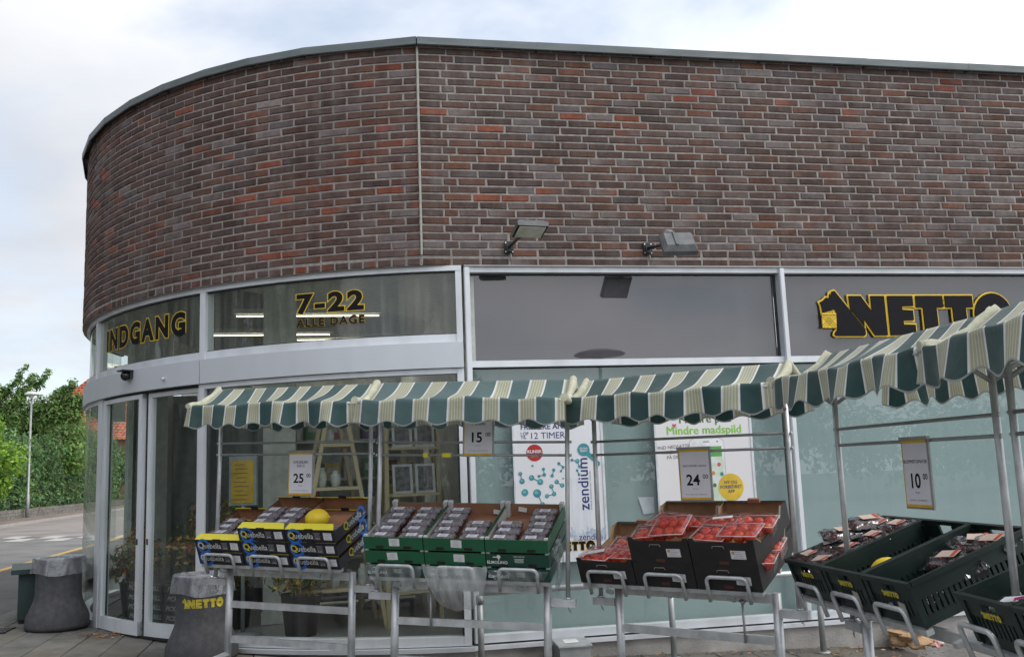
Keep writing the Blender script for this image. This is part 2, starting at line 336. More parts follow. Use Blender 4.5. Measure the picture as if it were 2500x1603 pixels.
# ================================================================== the shop
shop = thing('shop_building', 'single-storey shop with a rounded dark brick corner above curved glazing', 'building')
CZ, ZB = .0667, 3.21398                    # course height, centre of the lowest course
NR = 29; ZTOP = 5.085
SMAX = 6.9; XMAX = 7.4
mortar = pbr('mortar', (.25, .233, .215), .95, scale=25, col2=(.38, .355, .33), coord='World', bump=.6, bscale=200, dirt=(.17, .16, .15), dscale=1.1, damt=.75)
brickm = attr_mat('brick_face', rough=.82, nscale=11, namt=.34, bump=.8, bscale=70, spec=.25, blot=((.16, .14, .138), .45), streaks=((.19, .175, .17), .42))
# mortar body: follows the straight face and the round corner, with its inner face and soffit
def outline(off, ds=.12):
    pts = [(XMAX, -off), (XMAX*.5, -off), (0.0, -off)]
    n = int(SMAX/ds)
    for i in range(1, n+1):
        q, a = arc(SMAX*i/n, off); pts.append((q.x, q.y))
    q, a = arc(SMAX, off); t = Vector((math.sin(a), -math.cos(a)))
    pts.append((q.x+t.x*5, q.y+t.y*5)); return pts
zb = ZB-.030
O = outline(-.0055); I = outline(-.30); n = len(O); b = MB()
vs = [(x, y, zb) for x, y in O]+[(x, y, ZTOP) for x, y in O]+[(x, y, zb) for x, y in I]+[(x, y, ZTOP) for x, y in I]
fs = []
for i in range(n-1): fs += [(i, i+1, n+i+1, n+i), (2*n+i+1, 2*n+i, 3*n+i, 3*n+i+1), (2*n+i, 2*n+i+1, i+1, i), (n+i, n+i+1, 3*n+i+1, 3*n+i)]
b.add(vs, fs); wall = b.build('brick_wall', mortar, shop)
# brick colours
def brick_col(left, M=None):
    s_, z_ = (M.translation.x-M.translation.y*.9, M.translation.z) if M is not None else (0, 0)
    cl = .5+.5*math.sin(s_*1.5+1.0+z_*.8)*math.sin(z_*2.6+s_*.7); cg = .5+.5*math.sin(s_*1.1-2.0)*math.sin(z_*3.1-s_*.5+1)
    r = random.random(); j = random.uniform(.46, .82)*(1.06 if left else 1.0)
    po = (.075 if left else .04)*(.15+1.9*cl*cl)
    if r < po: c = random.choice([(.28, .095, .058), (.25, .085, .055), (.29, .115, .078), (.23, .08, .052)])
    elif r < po+.17: c = random.choice([(.185, .09, .062), (.165, .085, .062), (.155, .088, .068), (.145, .082, .068)])
    elif r < po+.17+(.10 if left else .18)*(.25+1.5*cg): c = random.choice([(.21, .185, .188), (.175, .155, .163), (.23, .21, .21), (.155, .138, .146)])
    else: c = random.choice([(.112, .078, .070), (.124, .084, .074), (.106, .075, .069), (.132, .092, .079), (.118, .088, .084), (.134, .098, .09), (.128, .084, .076), (.14, .10, .088)])
    return (c[0]*j*(1.10 if left else 1.04), c[1]*j*.96, c[2]*j*.91)
def brick_geo(L, H, col, col2=None):
    """front of a hand-moulded brick: chamfered, slightly crooked, reaching back into the wall"""
    d = .045; e = .005; x, z = L/2, H/2
    jx = [random.uniform(-.003, .003) for _ in range(4)]; jz = [random.uniform(-.0025, .0025) for _ in range(4)]
    C4 = [(-x, -z), (x, -z), (x, z), (-x, z)]; C4 = [(a+jx[i], c+jz[i]) for i, (a, c) in enumerate(C4)]
    pr = random.uniform(-.002, .003)
    vs = [(a, d, c) for a, c in C4]+[(a, e, c) for a, c in C4]+[(a-math.copysign(e, a), -pr, c-math.copysign(e, c)) for a, c in C4]
    m = random.uniform(-.25, .25)*L
    vs += [(m, -pr, -z+e), (m, -pr, z-e)]
    fs = [(8, 12, 13, 11), (12, 9, 10, 13)]+[(q, (q+1) % 4, 4+(q+1) % 4, 4+q) for q in range(4)]+[(4, 5, 9, 12, 8), (5, 6, 10, 9), (6, 7, 11, 13, 10), (7, 4, 8, 11)]
    cols = [col, col2 or col]+[col]*8
    pts = [col2 or col if q[0] > m else col for q in vs]; pts[12] = pts[13] = tuple((a+c)/2 for a, c in zip(col, col2 or col))
    return vs, fs, pts
bricks = []      # (score, matrix, length, left)
def put(s, z, L):
    if s <= 0: P = Vector((-s, 0, z)); a = -math.pi/2
    else:
        q, a = arc(s); P = Vector((q.x, q.y, z))
    nrm = Vector((math.cos(a), math.sin(a), 0)); M = T(*P) @ RZ(a+math.pi/2)
    v = CAM-P; dist = v.length; cs = nrm.dot(v)/dist
    d = P-CAM; dz = d.dot(_f); inview = dz > 0 and abs(d.dot(_r2)/dz) < .56
    bricks.append(((cs/dist**2 if inview and cs > 0 else 0)*L, M, L, s > 0))
for i in range(NR):
    z = ZB+i*CZ+(.010 if i else 0)
    # straight part, s negative
    x = 0.012; first = .224 if i % 2 else .172
    if i == 0: first = .224
    k = 0
    while x < XMAX-.1:
        L = first if k == 0 else .224
        if k == 1 and i % 4 == 2 and i: L = .104
        L2 = L+random.uniform(-.004, .003); put(-(x+L/2), z, L2); x += L+.016; k += 1
    s = .014; k = 0; ph = .224 if i % 2 == 0 else .104
    while s < SMAX-.1:
        if i == 0: L = .104
        else: L = ph if k == 0 else .224
        put(s+L/2, z, L+random.uniform(-.004, .003)); s += L+.016; k += 1
bricks.sort(key=lambda t: -t[0])
variants = {}
def variant(L, left, M):
    key = (round(L/.06), left); lst = variants.setdefault(key, [])
    if len(lst) < 60 or random.random() < .0:
        c = brick_col(left, M); c2 = brick_col(left) if random.random() < .34 else None
        vs, fs, cols = brick_geo(L, .0535, c, c2); b = MB()
        b.add(vs, fs, 0); b.pc = dict(enumerate(cols)); me = b.mesh('brick', brickm); lst.append(me); return me
    return random.choice(lst)
rest = MB()
for k, (sc_, M, L, left) in enumerate(bricks):
    if k < 300: mk('brick', variant(L, left, M), wall, M)
    else:
        c = brick_col(left, M); c2 = brick_col(left) if random.random() < .34 else None
        vs, fs, cols = brick_geo(L, .0535, c, c2); o = len(rest.v); rest.add([M @ Vector(q) for q in vs], fs, 0); rest.pc.update({o+i_: q for i_, q in enumerate(cols)})
tag(rest.build('bricks', brickm, wall), kind='stuff')
# expansion joint between round and straight brickwork
b = MB(); b.box((0, -.004, (zb+.07+ZTOP)/2), (.016, .02, ZTOP-zb-.1)); b.build('expansion_joint', pbr('sealant', (.36, .35, .31), .8, scale=30), wall)
# coping: folded zinc, one panel after the other
zinc = pbr('zinc_coping', (.115, .135, .14), .5, metal=.35, var=.12, scale=2.5, stretch=(1, 1, 4), rvar=.1, dirt=(.19, .205, .205), dscale=3, damt=.6)
cop = mk('coping', None, shop)
def coping(p0, p1, n0, n1, k):
    b = MB(); t = .0012*(k % 2)
    prof = [(.052+t, 5.050), (.062+t, 5.056), (.062+t, 5.118+t), (.040, 5.126+t), (-.34, 5.135+t), (-.345, 5.06)]
    vs = []
    for P, nn in ((p0, n0), (p1, n1)): vs += [(P[0]+nn[0]*o, P[1]+nn[1]*o, z) for o, z in prof]
    m = len(prof); fs = [(i, i+1, m+i+1, m+i) for i in range(m-1)]+[tuple(range(m))[::-1], tuple(range(m, 2*m))]
    b.add(vs, fs); b.build('coping_panel', zinc, cop)
xs = [0, 1.02, 2.05, 3.07, 4.1, 5.15, 6.2, XMAX]
for i in range(len(xs)-1): coping((xs[i]-.004, 0), (xs[i+1]+.004, 0), (0, -1), (0, -1), i)
ss = [0, .98, 1.49, 1.99, 2.5, 3.06, 3.62, 4.2, 4.8, 5.5, 6.2, SMAX]
for i in range(len(ss)-1):
    q0, a0 = arc(ss[i]); q1, a1 = arc(ss[i+1]); coping((q0.x, q0.y), (q1.x, q1.y), (math.cos(a0), math.sin(a0)), (math.cos(a1), math.sin(a1)), i+1)
# roof and shell behind
b = MB(); ro = outline(-.29); b.add([(x, y, 5.03) for x, y in ro]+[(XMAX, 13, 5.03)], [tuple(range(len(ro)+1))])
b.build('roof', pbr('roof_felt', (.05, .05, .05), .9), shop)

# ---------------------------------------------------------------- glazing
alu = pbr('frame_aluminium', (.70, .73, .77), .38, metal=.1, var=.05, scale=3, dirt=(.36, .35, .34), dscale=5, damt=.35, stretch=(1, 1, .4))
alu_d = pbr('fascia_metal', (.60, .63, .67), .42, metal=.1, var=.04, scale=2, dirt=(.30, .30, .30), dscale=2, damt=.3, stretch=(1, 1, .3))
gask = pbr('black_gasket', (.02, .021, .023), .6)
glass = clear('window_glass', (.90, .955, .935), 1.5, 0.0, refl=1.3, milk=.02, milkcol=(.5, .53, .5), streak=.10, bump=.012, bscale=.8)
glass_s = clear('street_glass', (.96, .98, .975), 1.5, 0.0, bump=.01, bscale=.5)
def arc_strip(b, s0, s1, z0, z1, o0, o1, mi=0, ds=.09):
    """curved bar: from s0 to s1, heights z0..z1, offsets o0 (inner) .. o1 (outer)"""
    n = max(1, int(abs(s1-s0)/ds)); P = []
    for i in range(n+1):
        q, a = arc(s0+(s1-s0)*i/n); c, sn = math.cos(a), math.sin(a)
        for o, z in ((o1, z0), (o1, z1), (o0, z1), (o0, z0)): P.append((q.x+c*o, q.y+sn*o, z))
    fs = []
    for i in range(n):
        for j in range(4): fs.append((4*i+j, 4*i+(j+1) % 4, 4*i+4+(j+1) % 4, 4*i+4+j))
    fs += [(0, 1, 2, 3), (4*n+3, 4*n+2, 4*n+1, 4*n)]
    b.add(P, fs, mi)
def arc_pane(name, s0, s1, z0, z1, off, mat, parent):
    b = MB(); n = max(2, int(abs(s1-s0)/.06))
    def fn(u, v):
        q, a = arc(s0+(s1-s0)*u); return (q.x+math.cos(a)*off, q.y+math.sin(a)*off, z0+(z1-z0)*v)
    b.grid(fn, n, 1); return b.build(name, mat, parent)
GO = -.10; SR = -.315; SL = 6.8
uw = mk('curved_transom_window', None, shop)
for z0, z1, o in ((3.142, 3.184, -.045), (2.555, 2.622, -.055)): b = MB(); arc_strip(b, SR, SL, z0, z1, GO-.04, o); b.build('frame_rail', alu, uw)
for s0, s1 in ((SR, SR+.05), (2.035, 2.10), (4.06, 4.12), (5.9, 5.96)):
    b = MB(); arc_strip(b, s0, s1, 2.55, 3.184, GO-.05, -.048); b.build('mullion', alu, uw)
for s0, s1 in ((SR+.05, 2.035), (2.10, 4.06), (4.12, 5.9), (5.96, SL)):
    arc_pane('pane', s0, s1, 2.62, 3.145, GO+.02, clear('misted_glass', (.88, .94, .90), 1.5, 0.0, refl=1.5, milk=.12, milkcol=(.48, .51, .44), streak=.20, bump=.012, bscale=.8), uw)
    b = MB(); arc_strip(b, s0, s1, 3.130, 3.143, GO-.01, GO+.025); arc_strip(b, s0, s1, 2.6215, 2.631, GO-.01, GO+.025); b.build('gasket', gask, uw)
fas = mk('fascia_band', None, shop)
for s0, s1 in ((SR, 2.065), (2.073, 4.10), (4.108, 5.6), (5.608, SL)):
    b = MB(); arc_strip(b, s0, s1, 2.348, 2.553, GO-.05, -.022); b.build('fascia_panel', alu_d, fas)
cw = mk('curved_shop_window', None, shop)
for z0, z1 in ((2.303, 2.344), (.205, .275)): b = MB(); arc_strip(b, SR, 2.10, z0, z1, GO-.05, -.05); b.build('frame_rail', alu, cw)
b = MB(); arc_strip(b, SR-.02, 2.4, .165, .198, GO-.08, -.015); b.build('threshold_ledge', alu_d, cw)
for s0, s1 in ((SR, SR+.055), (2.04, 2.10)):
    b = MB(); arc_strip(b, s0, s1, .206, 2.343, GO-.055, -.046); b.build('mullion', alu, cw)
for s0, s1 in ((1.985, 2.038), (SR+.056, SR+.072)):
    b = MB(); arc_strip(b, s0, s1, .277, 2.301, GO-.05, GO+.015); b.build('gasket', gask, cw)
arc_pane('pane', SR+.055, 2.04, .275, 2.303, GO+.02, glass, cw)
# curved sliding doors
for nm, s0, s1, o in (('a', 2.10, 2.855, GO-.005), ('b', 2.905, 3.76, GO+.03)):
    dr = mk('sliding_door', None, shop)
    b = MB()
    for a0, a1 in ((s0, s0+.055), (s1-.06, s1)): arc_strip(b, a0, a1, .222, 2.325, o-.025, o+.02)
    arc_strip(b, s0, s1, .222, .335, o-.024, o+.019); arc_strip(b, s0, s1, 2.285, 2.324, o-.024, o+.019)
    b.build('door_frame', alu, dr); arc_pane('pane', s0+.055, s1-.06, .335, 2.285, o, glass, dr)
    b = MB(); e = s1-.03 if nm == 'a' else s0+.03; q, a = arc(e, o+.022)
    b.box((q.x, q.y, 1.02), (.014, .014, .05), RZ(a)); b.build('lock', gask, dr)
b = MB(); arc_strip(b, 2.855, 2.905, .215, 2.34, GO-.03, GO-.005); arc_strip(b, 3.762, 3.79, .215, 2.34, GO-.03, GO+.02); arc_strip(b, 2.10, 3.79, 2.326, 2.346, GO-.05, GO+.03); arc_strip(b, 2.1, 3.79, .2, .219, GO-.05, GO+.02)
b.build('door_gap_seal', gask, cw)
sw = mk('curved_side_window', None, shop)
b = MB(); arc_strip(b, 3.79, 3.92, .2, 2.345, GO-.05, -.045); b.build('door_jamb', alu, sw)
for z0, z1 in ((2.305, 2.345), (.2, .27)): b = MB(); arc_strip(b, 3.92, SL, z0, z1, GO-.05, -.05); b.build('frame_rail', alu, sw)
arc_pane('pane', 3.92, SL, .27, 2.305, GO+.04, glass, sw)
b = MB(); arc_strip(b, 4.55, SL, .21, 3.45, GO-.40, GO-.36); b.build('inner_lining', pbr('lining_grey', (.40, .43, .39), .7), shop)
# ---- straight shop front
pw = mk('straight_shop_front', None, shop)
b = MB(); b.box((3.87, .022, 3.182), (7.06, .06, .012)); b.build('flashing', pbr('flashing_grey', (.34, .34, .33), .6, metal=.3, scale=6), pw)
for yy, zz, dd, hh in ((.06, 3.155, .09, .046), (.065, 2.376, .09, .052), (.06, .240, .10, .056)): b = MB(); b.box((3.87, yy, zz), (7.06, dd, hh)); b.build('frame_rail', alu, pw)
b = MB(); b.box((3.87, .03, .182), (7.10, .12, .030)); b.build('sill_ledge', alu, pw)
b = MB(); b.box((3.87, .075, .204), (7.06, .09, .016)); b.build('sill_gap', gask, pw)
MX = [.362, 3.125, 5.885]
for x in MX:
    b = MB(); b.box((x, .045, 1.693), (.046, .10, 2.95)); b.box((x, -.008, 1.693), (.034, .012, 2.95)); b.build('mullion', alu, pw)
panel = pbr('grey_back_panel', (.05, .046, .056), .75, var=.05, scale=2)
def filmmat():
    m = pbr('frosted_film', (.262, .355, .354), .5, var=.05, scale=.8, spec=.2); return m
film = filmmat()
glass_f = clear('front_glass', (.985, .995, .99), 1.5, 0.0, refl=2.6, milk=.008, milkcol=(.7, .72, .75), streak=.02, bump=.006, bscale=.6)
for x0, x1 in ((.388, 3.099), (3.151, 5.859), (5.911, 7.39)):
    b = MB(); b.quad((x0, .085, 2.402), (x1, .085, 2.402), (x1, .085, 3.132), (x0, .085, 3.132)); b.build('upper_pane', glass_f, pw)
    b = MB(); b.quad((x0+.05, .14, 2.395), (x1, .14, 2.395), (x1, .14, 3.14), (x0+.05, .14, 3.14)); b.build('back_panel', panel, pw)
    b = MB(); b.quad((x0, .139, 2.395), (x0+.05, .139, 2.395), (x0+.05, .139, 3.14), (x0, .139, 3.14)); b.build('side_trim', pbr('trim_offwhite', (.5, .52, .48), .6), pw)
    b = MB(); b.quad((x0, .085, .268), (x1, .085, .268), (x1, .085, 2.350), (x0, .085, 2.350)); b.build('lower_pane', clear('lower_front_glass', (.985, .995, .99), 1.5, 0.0, refl=1.8, milk=.01, milkcol=(.7, .75, .75), streak=.06, bump=.006, bscale=.6), pw)
    b = MB(); b.quad((x0, .16, .26), (x1, .16, .26), (x1, .16, 2.36), (x0, .16, 2.36)); b.build('frosted_film', film, pw)
    b = MB(); b.box(((x0+x1)/2, .09, 3.124), (x1-x0-.002, .02, .015)); b.box(((x0+x1)/2, .09, 2.344), (x1-x0-.002, .02, .011)); b.box((x1-.009, .09, 2.76), (.017, .02, .712)); b.build('gasket', gask, pw)
conc = pbr('plinth_concrete', (.30, .29, .275), .9, scale=5, col2=(.42, .405, .385), bump=.5, bscale=60, dirt=(.16, .15, .135), dscale=2.2, damt=.75)
b = MB(); b.box((3.87, .12, -.07), (7.06, .24, .468)); b.build('plinth', conc, pw)
b = MB(); arc_strip(b, SR-.06, SMAX, -.1, .1645, -.45, GO+.03); b.build('corner_plinth', conc, shop)
# ---------------------------------------------------------------- lettering on the glass
ink = pbr('sign_black', (.009, .009, .012), .6, var=.1, spec=.15)
yel = pbr('sign_yellow', (.80, .53, .03), .45, var=.06)
def bend(me, s_mid, z0, off):
    """wraps flat lettering (x right, y up) on the round glass; right in the picture = smaller s"""
    for v in me.vertices:
        q, a = arc(s_mid-v.co.x); e = off+v.co.z
        v.co = Vector((q.x+math.cos(a)*e, q.y+math.sin(a)*e, z0+v.co.y))
    me.update(); return me
def fitw(me, w, h=None):
    xs_ = [v.co.x for v in me.vertices]; ys_ = [v.co.y for v in me.vertices]; x0, x1, y0, y1 = min(xs_), max(xs_), min(ys_), max(ys_)
    fx = w/(x1-x0); fy = (h/(y1-y0)) if h else fx
    return Matrix.Diagonal((fx, fy, 1, 1)) @ T(-(x0+x1)/2, -y0, 0)
def glass_text(txt, s0, s1, z0, h, bold, ow, sp=1.12):
    a = textmesh(txt, .2, bold=bold, res=4, space=sp); F = fitw(a, s0-s1, h); a.transform(F); bend(a, (s0+s1)/2, z0, GO+.0275); mk('lettering', setmat(a, ink), uw)
    a = textmesh(txt, .2, bold=bold+ow, res=4, space=sp); a.transform(F); bend(a, (s0+s1)/2, z0, GO+.0255); mk('lettering_outline', setmat(a, yel), uw)
glass_text('INDGANG', 3.79, 2.31, 2.80, .212, .010, .0065, 1.26)
glass_text('7-22', 1.105, .505, 2.855, .172, .009, .0065, 1.22)
glass_text('ALLE DAGE', 1.108, .50, 2.748, .070, .007, .004, 1.2)
# logo over the straight window: solid shapes with a rim
LOGO = dict(
 dog=[(3.643, 2.98), (3.902, 2.643), (3.91, 2.607), (3.906, 2.586), (3.893, 2.577), (3.625, 2.579), (3.61, 2.589), (3.615, 2.609), (3.637, 2.63), (3.638, 2.81), (3.618, 2.815), (3.604, 2.804), (3.512, 2.783), (3.506, 2.847), (3.494, 2.878), (3.53, 2.896), (3.556, 2.92), (3.585, 2.912), (3.594, 2.953), (3.610, 2.938), (3.613, 2.973)],
 n=[(3.775, 2.934), (3.891, 2.934), (3.989, 2.794), (3.988, 2.934), (4.12, 2.934), (4.122, 2.58), (3.999, 2.58), (3.900, 2.735), (3.905, 2.657), (3.780, 2.822)],
 e=[(4.150, 2.934), (4.4, 2.934), (4.4, 2.842), (4.288, 2.840), (4.288, 2.807), (4.392, 2.802), (4.392, 2.713), (4.289, 2.711), (4.29, 2.675), (4.404, 2.672), (4.404, 2.58), (4.150, 2.58)],
 t=[(4.429, 2.934), (4.697, 2.934), (4.699, 2.828), (4.63, 2.826), (4.633, 2.58), (4.496, 2.58), (4.495, 2.828), (4.427, 2.828)],
 t2=[(4.723, 2.934), (4.999, 2.934), (5.0, 2.828), (4.925, 2.826), (4.928, 2.58), (4.793, 2.58), (4.793, 2.828), (4.721, 2.828)])
LOGO = {k: [(x-3.49, z-2.577) for x, z in v] for k, v in LOGO.items()}
def shape_mesh(loops, offset=0.0, ext=0.0):
    cu = bpy.data.curves.new('l', 'CURVE'); cu.dimensions = '2D'; cu.fill_mode = 'BOTH' if ext else 'FRONT'; cu.extrude = ext; cu.offset = offset
    for pts in loops:
        sp = cu.splines.new('POLY'); sp.points.add(len(pts)-1); sp.use_cyclic_u = True
        for q, (x, y) in zip(sp.points, pts): q.co = (x, y, 0, 1)
    o = bpy.data.objects.new('l', cu); COL.objects.link(o); bpy.context.view_layer.update()
    me = bpy.data.meshes.new_from_object(o.evaluated_get(bpy.context.evaluated_depsgraph_get()))
    bpy.data.objects.remove(o); bpy.data.curves.remove(cu); return me
def ell(cx, cy, rx, ry, n=28): return [(cx+rx*math.cos(2*math.pi*i/n), cy+ry*math.sin(2*math.pi*i/n)) for i in range(n)]
def area2(p): return sum(p[i][0]*p[(i+1) % len(p)][1]-p[(i+1) % len(p)][0]*p[i][1] for i in range(len(p)))
def ccw(p): return p if area2(p) > 0 else p[::-1]
LOOPS = [[ccw(v)] for v in LOGO.values()]+[[ell(1.712, .182, .190, .197), ell(1.720, .176, .050, .052)[::-1]]]
BASK = [(.011, .202), (.148, .202), (.141, .071), (.009, .073)]
def logo_parts(scale=1.0):
    a = [shape_mesh(l, 0.0) for l in LOOPS]; return a
def join(mes):
    b = MB()
    for me in mes:
        b.add([v.co[:] for v in me.vertices], [tuple(p.vertices) for p in me.polygons]); bpy.data.meshes.remove(me)
    return b
def logo_flat(off=0.0, basket=True):
    b = join([shape_mesh(l, off) for l in LOOPS])
    if basket and off > 0: b.add([(x, y, 0) for x, y in BASK], [(0, 1, 2, 3)])
    return b
sg = thing('shop_sign', 'black lettering with yellow rim and dog emblem on the grey upper window', 'sign', T(3.49, .075, 2.577) @ UP)
b = join([shape_mesh(l, 0.0, .006) for l in LOOPS]); b.build('letters', ink, sg).matrix_basis = T(0, 0, .018)
b = join([shape_mesh(l, 0.0145, .004) for l in LOOPS]); b.build('letter_rim', yel, sg).matrix_basis = T(0, 0, .009)
b = MB(); b.prism(BASK, lambda x, y: (x, y, .012), lambda x, y: (x, y, .0265))
for i in range(6): b.box((.03+.018*i, .215+.006*(i % 2), .019), (.009, .03+.012*((i*7) % 3), .008), RZ(.3*((i % 3)-1)))
b.build('basket', yel, sg)
b = MB()
for k in range(-3, 6):
    for sgn in (1, -1):
        pts = [(.076+k*.028+sgn*t*.06, .135+t*.06) for t in (-1, 1)]
        b.box(((pts[0][0]+pts[1][0])/2, .131, .0272), (.0035, .16, .0012), RZ(-sgn*.78)) if .02 < (pts[0][0]+pts[1][0])/2 < .13 else None
b.box((.079, .187, .0272), (.135, .004, .0013)); b.build('basket_weave', ink, sg)
# ---------------------------------------------------------------- posters behind the straight window
paper = pbr('poster_paper', (.70, .71, .74), .55, var=.01, scale=2)
paper2 = pbr('poster_paper_warm', (.69, .68, .69), .55, var=.01, scale=2)
pedge = pbr('poster_rail', (.60, .63, .66), .4)
navy = pbr('print_navy', (.022, .03, .16), .5); teal = pbr('print_teal', (.05, .26, .31), .5); teal2 = pbr('print_teal_light', (.16, .42, .47), .5)
redm = pbr('print_red', (.42, .02, .02), .5); lime = pbr('print_lime', (.22, .50, .05), .5); dgreen = pbr('print_green', (.07, .17, .07), .5)
pyel = pbr('print_yellow', (.62, .42, .03), .5); pgrey = pbr('print_grey', (.10, .10, .11), .5); pwhite = pbr('print_white', (.75, .75, .76), .5); pblue = pbr('print_water', (.33, .40, .52), .5, col2=(.62, .66, .72), scale=8, stretch=(1, 1, 3)); ppink = pbr('print_pink', (.55, .08, .14), .5)
def disc(b, x, z, r, y, mi=0, n=24, rz=None): b.add([(x+r*math.cos(2*math.pi*i/n), y, z+(rz or r)*math.sin(2*math.pi*i/n)) for i in range(n)], [tuple(range(n))], mi)
def link2(b, p, q, w, y): 
    d = Vector((q[0]-p[0], q[1]-p[1])); nrm = Vector((-d.y, d.x)).normalized()*w
    b.quad((p[0]-nrm.x, y, p[1]-nrm.y), (q[0]-nrm.x, y, q[1]-nrm.y), (q[0]+nrm.x, y, q[1]+nrm.y), (p[0]+nrm.x, y, p[1]+nrm.y))
po = thing('window_poster', 'tall white toothpaste poster with teal bubbles on the shop window', 'poster', T(0, -.052, 0))
b = MB(); b.box((1.075, .125, 1.43), (.74, .006, 1.30)); b.build('sheet', paper, po)
b = MB(); b.box((.71, .122, 1.43), (.014, .012, 1.30)); b.box((1.452, .122, 1.43), (.02, .012, 1.30)); b.build('edge_rail', pedge, po)
YP = .1205
b = MB(); b.box((1.25, .1215, 1.12), (.16, .0006, .64)); b.build('tube_picture', pbr('print_tube', (.60, .64, .70), .5, col2=(.70, .72, .76), scale=5, stretch=(5, 1, 1)), po)
b = MB()
for i in range(60):
    t = i/59; x = .97+.46*t; h_ = .03+.05*abs(math.sin(t*11))+.03*random.random()
    b.box((x, .1212-.00001*i, .985+random.uniform(-.02, .03)), (.006+.01*random.random(), .0003, h_), RY(random.uniform(-.9, .9)))
for i in range(5): b.box((1.20, .1213-.0001*i, .94-.006*i), (.44-.05*i, .0002, .004))
b.build('splash_picture', pblue, po)
text('lettering', 'FRISKERE ÅNDE', .062, navy, po, T(.772, YP, 1.842) @ UP, bold=.0012, align='LEFT')
text('lettering', 'I OP\nTIL', .036, navy, po, T(.772, YP, 1.768) @ UP, bold=.0004, align='LEFT', line=.8)
text('lettering', '12 TIMER', .074, navy, po, T(.845, YP, 1.765) @ UP, bold=.0, align='LEFT')
text('lettering', 'zendium', .125, navy, po, T(1.318, YP, 1.18) @ UP @ RZ(math.pi/2), bold=.0015, align='LEFT')
text('lettering', 'STYRKER MUNDENS EGET FORSVAR', .0165, navy, po, T(1.342, YP, 1.18) @ UP @ RZ(math.pi/2), align='LEFT', space=1.2)
text('lettering', 'zendium', .07, navy, po, T(1.22, YP, .945) @ UP, bold=.0008, align='LEFT')
text('lettering', 'EXTRA\nFRESH', .022, pwhite, po, T(1.292, YP-.002, 1.648) @ UP, bold=.0003, line=.9)
b = MB(); disc(b, .882, 1.653, .068, YP); b.build('badge', redm, po)
text('lettering', 'KLINISK', .034, pwhite, po, T(.882, YP-.001, 1.652) @ UP, bold=.0008); text('lettering', 'TESTET', .022, pwhite, po, T(.882, YP-.001, 1.622) @ UP, bold=.0006)
b = MB(); pts = [(.758, 1.49, .016), (.77, 1.43, .022), (.85, 1.455, .022), (.92, 1.42, .024), (.95, 1.52, .013), (.955, 1.475, .015), (.91, 1.465, .012), (1.035, 1.51, .014), (1.02, 1.465, .014), (1.055, 1.415, .018), (1.10, 1.385, .018), (1.01, 1.38, .018), (1.03, 1.32, .018), (.97, 1.305, .017), (.79, 1.34, .028), (.89, 1.33, .033), (.93, 1.24, .02), (1.08, 1.56, .013), (1.115, 1.53, .012), (1.095, 1.50, .010), (1.14, 1.45, .010), (1.14, 1.42, .009), (1.19, 1.585, .012), (1.235, 1.575, .018), (1.25, 1.53, .012), (1.23, 1.50, .011), (1.245, 1.465, .011), (.86, 1.55, .009), (1.11, 1.44, .007), (.80, 1.20, .016), (.98, 1.18, .020), (1.06, 1.22, .013)]
for i, (x, z, r) in enumerate(pts): disc(b, x, z, r, YP-.0001*(i % 5))
for i, j in ((0, 1), (2, 3), (4, 5), (5, 6), (7, 8), (9, 10), (11, 12), (12, 13), (15, 16), (17, 18), (18, 19), (20, 21), (22, 23), (23, 24), (25, 26), (29, 30), (30, 31)): link2(b, pts[i][:2], pts[j][:2], .0035, YP-.0006)
disc(b, 1.292, 1.665, .052, YP-.0007); b.quad((1.31, YP-.0008, 1.62), (1.40, YP-.0008, 1.54), (1.41, YP-.0008, 1.575), (1.335, YP-.0008, 1.65)); disc(b, 1.402, 1.55, .024, YP-.0009)
tag(b.build('bubbles', teal, po), kind='stuff')
b = MB()
for i, (x, z, r) in enumerate(pts):
    if r > .015: disc(b, x-.2*r, z+.2*r, r*.5, YP-.0014, n=14)
tag(b.build('bubble_highlights', teal2, po), kind='stuff')
lf = join([shape_mesh(l, 0.0) for l in LOOPS]).mesh('logo', ink)
lf2 = logo_flat(.016).mesh('logo_rim', yel)
mk('logo', lf, po, T(.97, YP-.002, .865) @ UP @ Matrix.Scale(.20, 4)); mk('logo_rim', lf2, po, T(.97, YP-.001, .865) @ UP @ Matrix.Scale(.20, 4))
p2 = thing('window_poster', 'white app poster with a phone, green slogan and yellow disc on the shop window', 'poster', T(0, -.052, 0))
b = MB(); b.box((2.335, .125, 1.41), (.84, .006, 1.24)); b.build('sheet', paper2, p2)
b = MB(); b.box((1.912, .122, 1.41), (.016, .012, 1.24)); b.box((2.762, .122, 1.41), (.02, .012, 1.24)); b.build('edge_rail', pedge, p2)
for dx_ in (-.0025, 0, .0025): text('lettering', 'Mindre pris', .098, dgreen, p2, T(2.36+dx_, YP+dx_*.05, 1.858) @ UP, space=1.03); text('lettering', 'Mindre madspild', .098, lime, p2, T(2.345+dx_, YP+dx_*.05, 1.765) @ UP, space=1.02)
b = MB(); b.prism([(0, -.018), (.018, .003), (.016, .014), (.008, .016), (0, .008), (-.008, .016), (-.016, .014), (-.018, .003)], lambda x, y: (2.083+x, YP-.001, 1.838+y), lambda x, y: (2.083+x, YP-.0015, 1.838+y)); b.build('heart', ppink, p2)
text('lettering', 'FIND NEDSATTE\nVARER TÆT\nPÅ DIG', .040, pgrey, p2, T(2.065, YP, 1.565) @ UP @ RZ(.05), line=1.05)
def rrect(x0, x1, z0, z1, r, n=6):
    P = []
    for cx_, cz_, a0 in ((x1-r, z1-r, 0), (x0+r, z1-r, 90), (x0+r, z0+r, 180), (x1-r, z0+r, 270)):
        P += [(cx_+r*math.cos(math.radians(a0+90*i/n)), cz_+r*math.sin(math.radians(a0+90*i/n))) for i in range(n+1)]
    return P
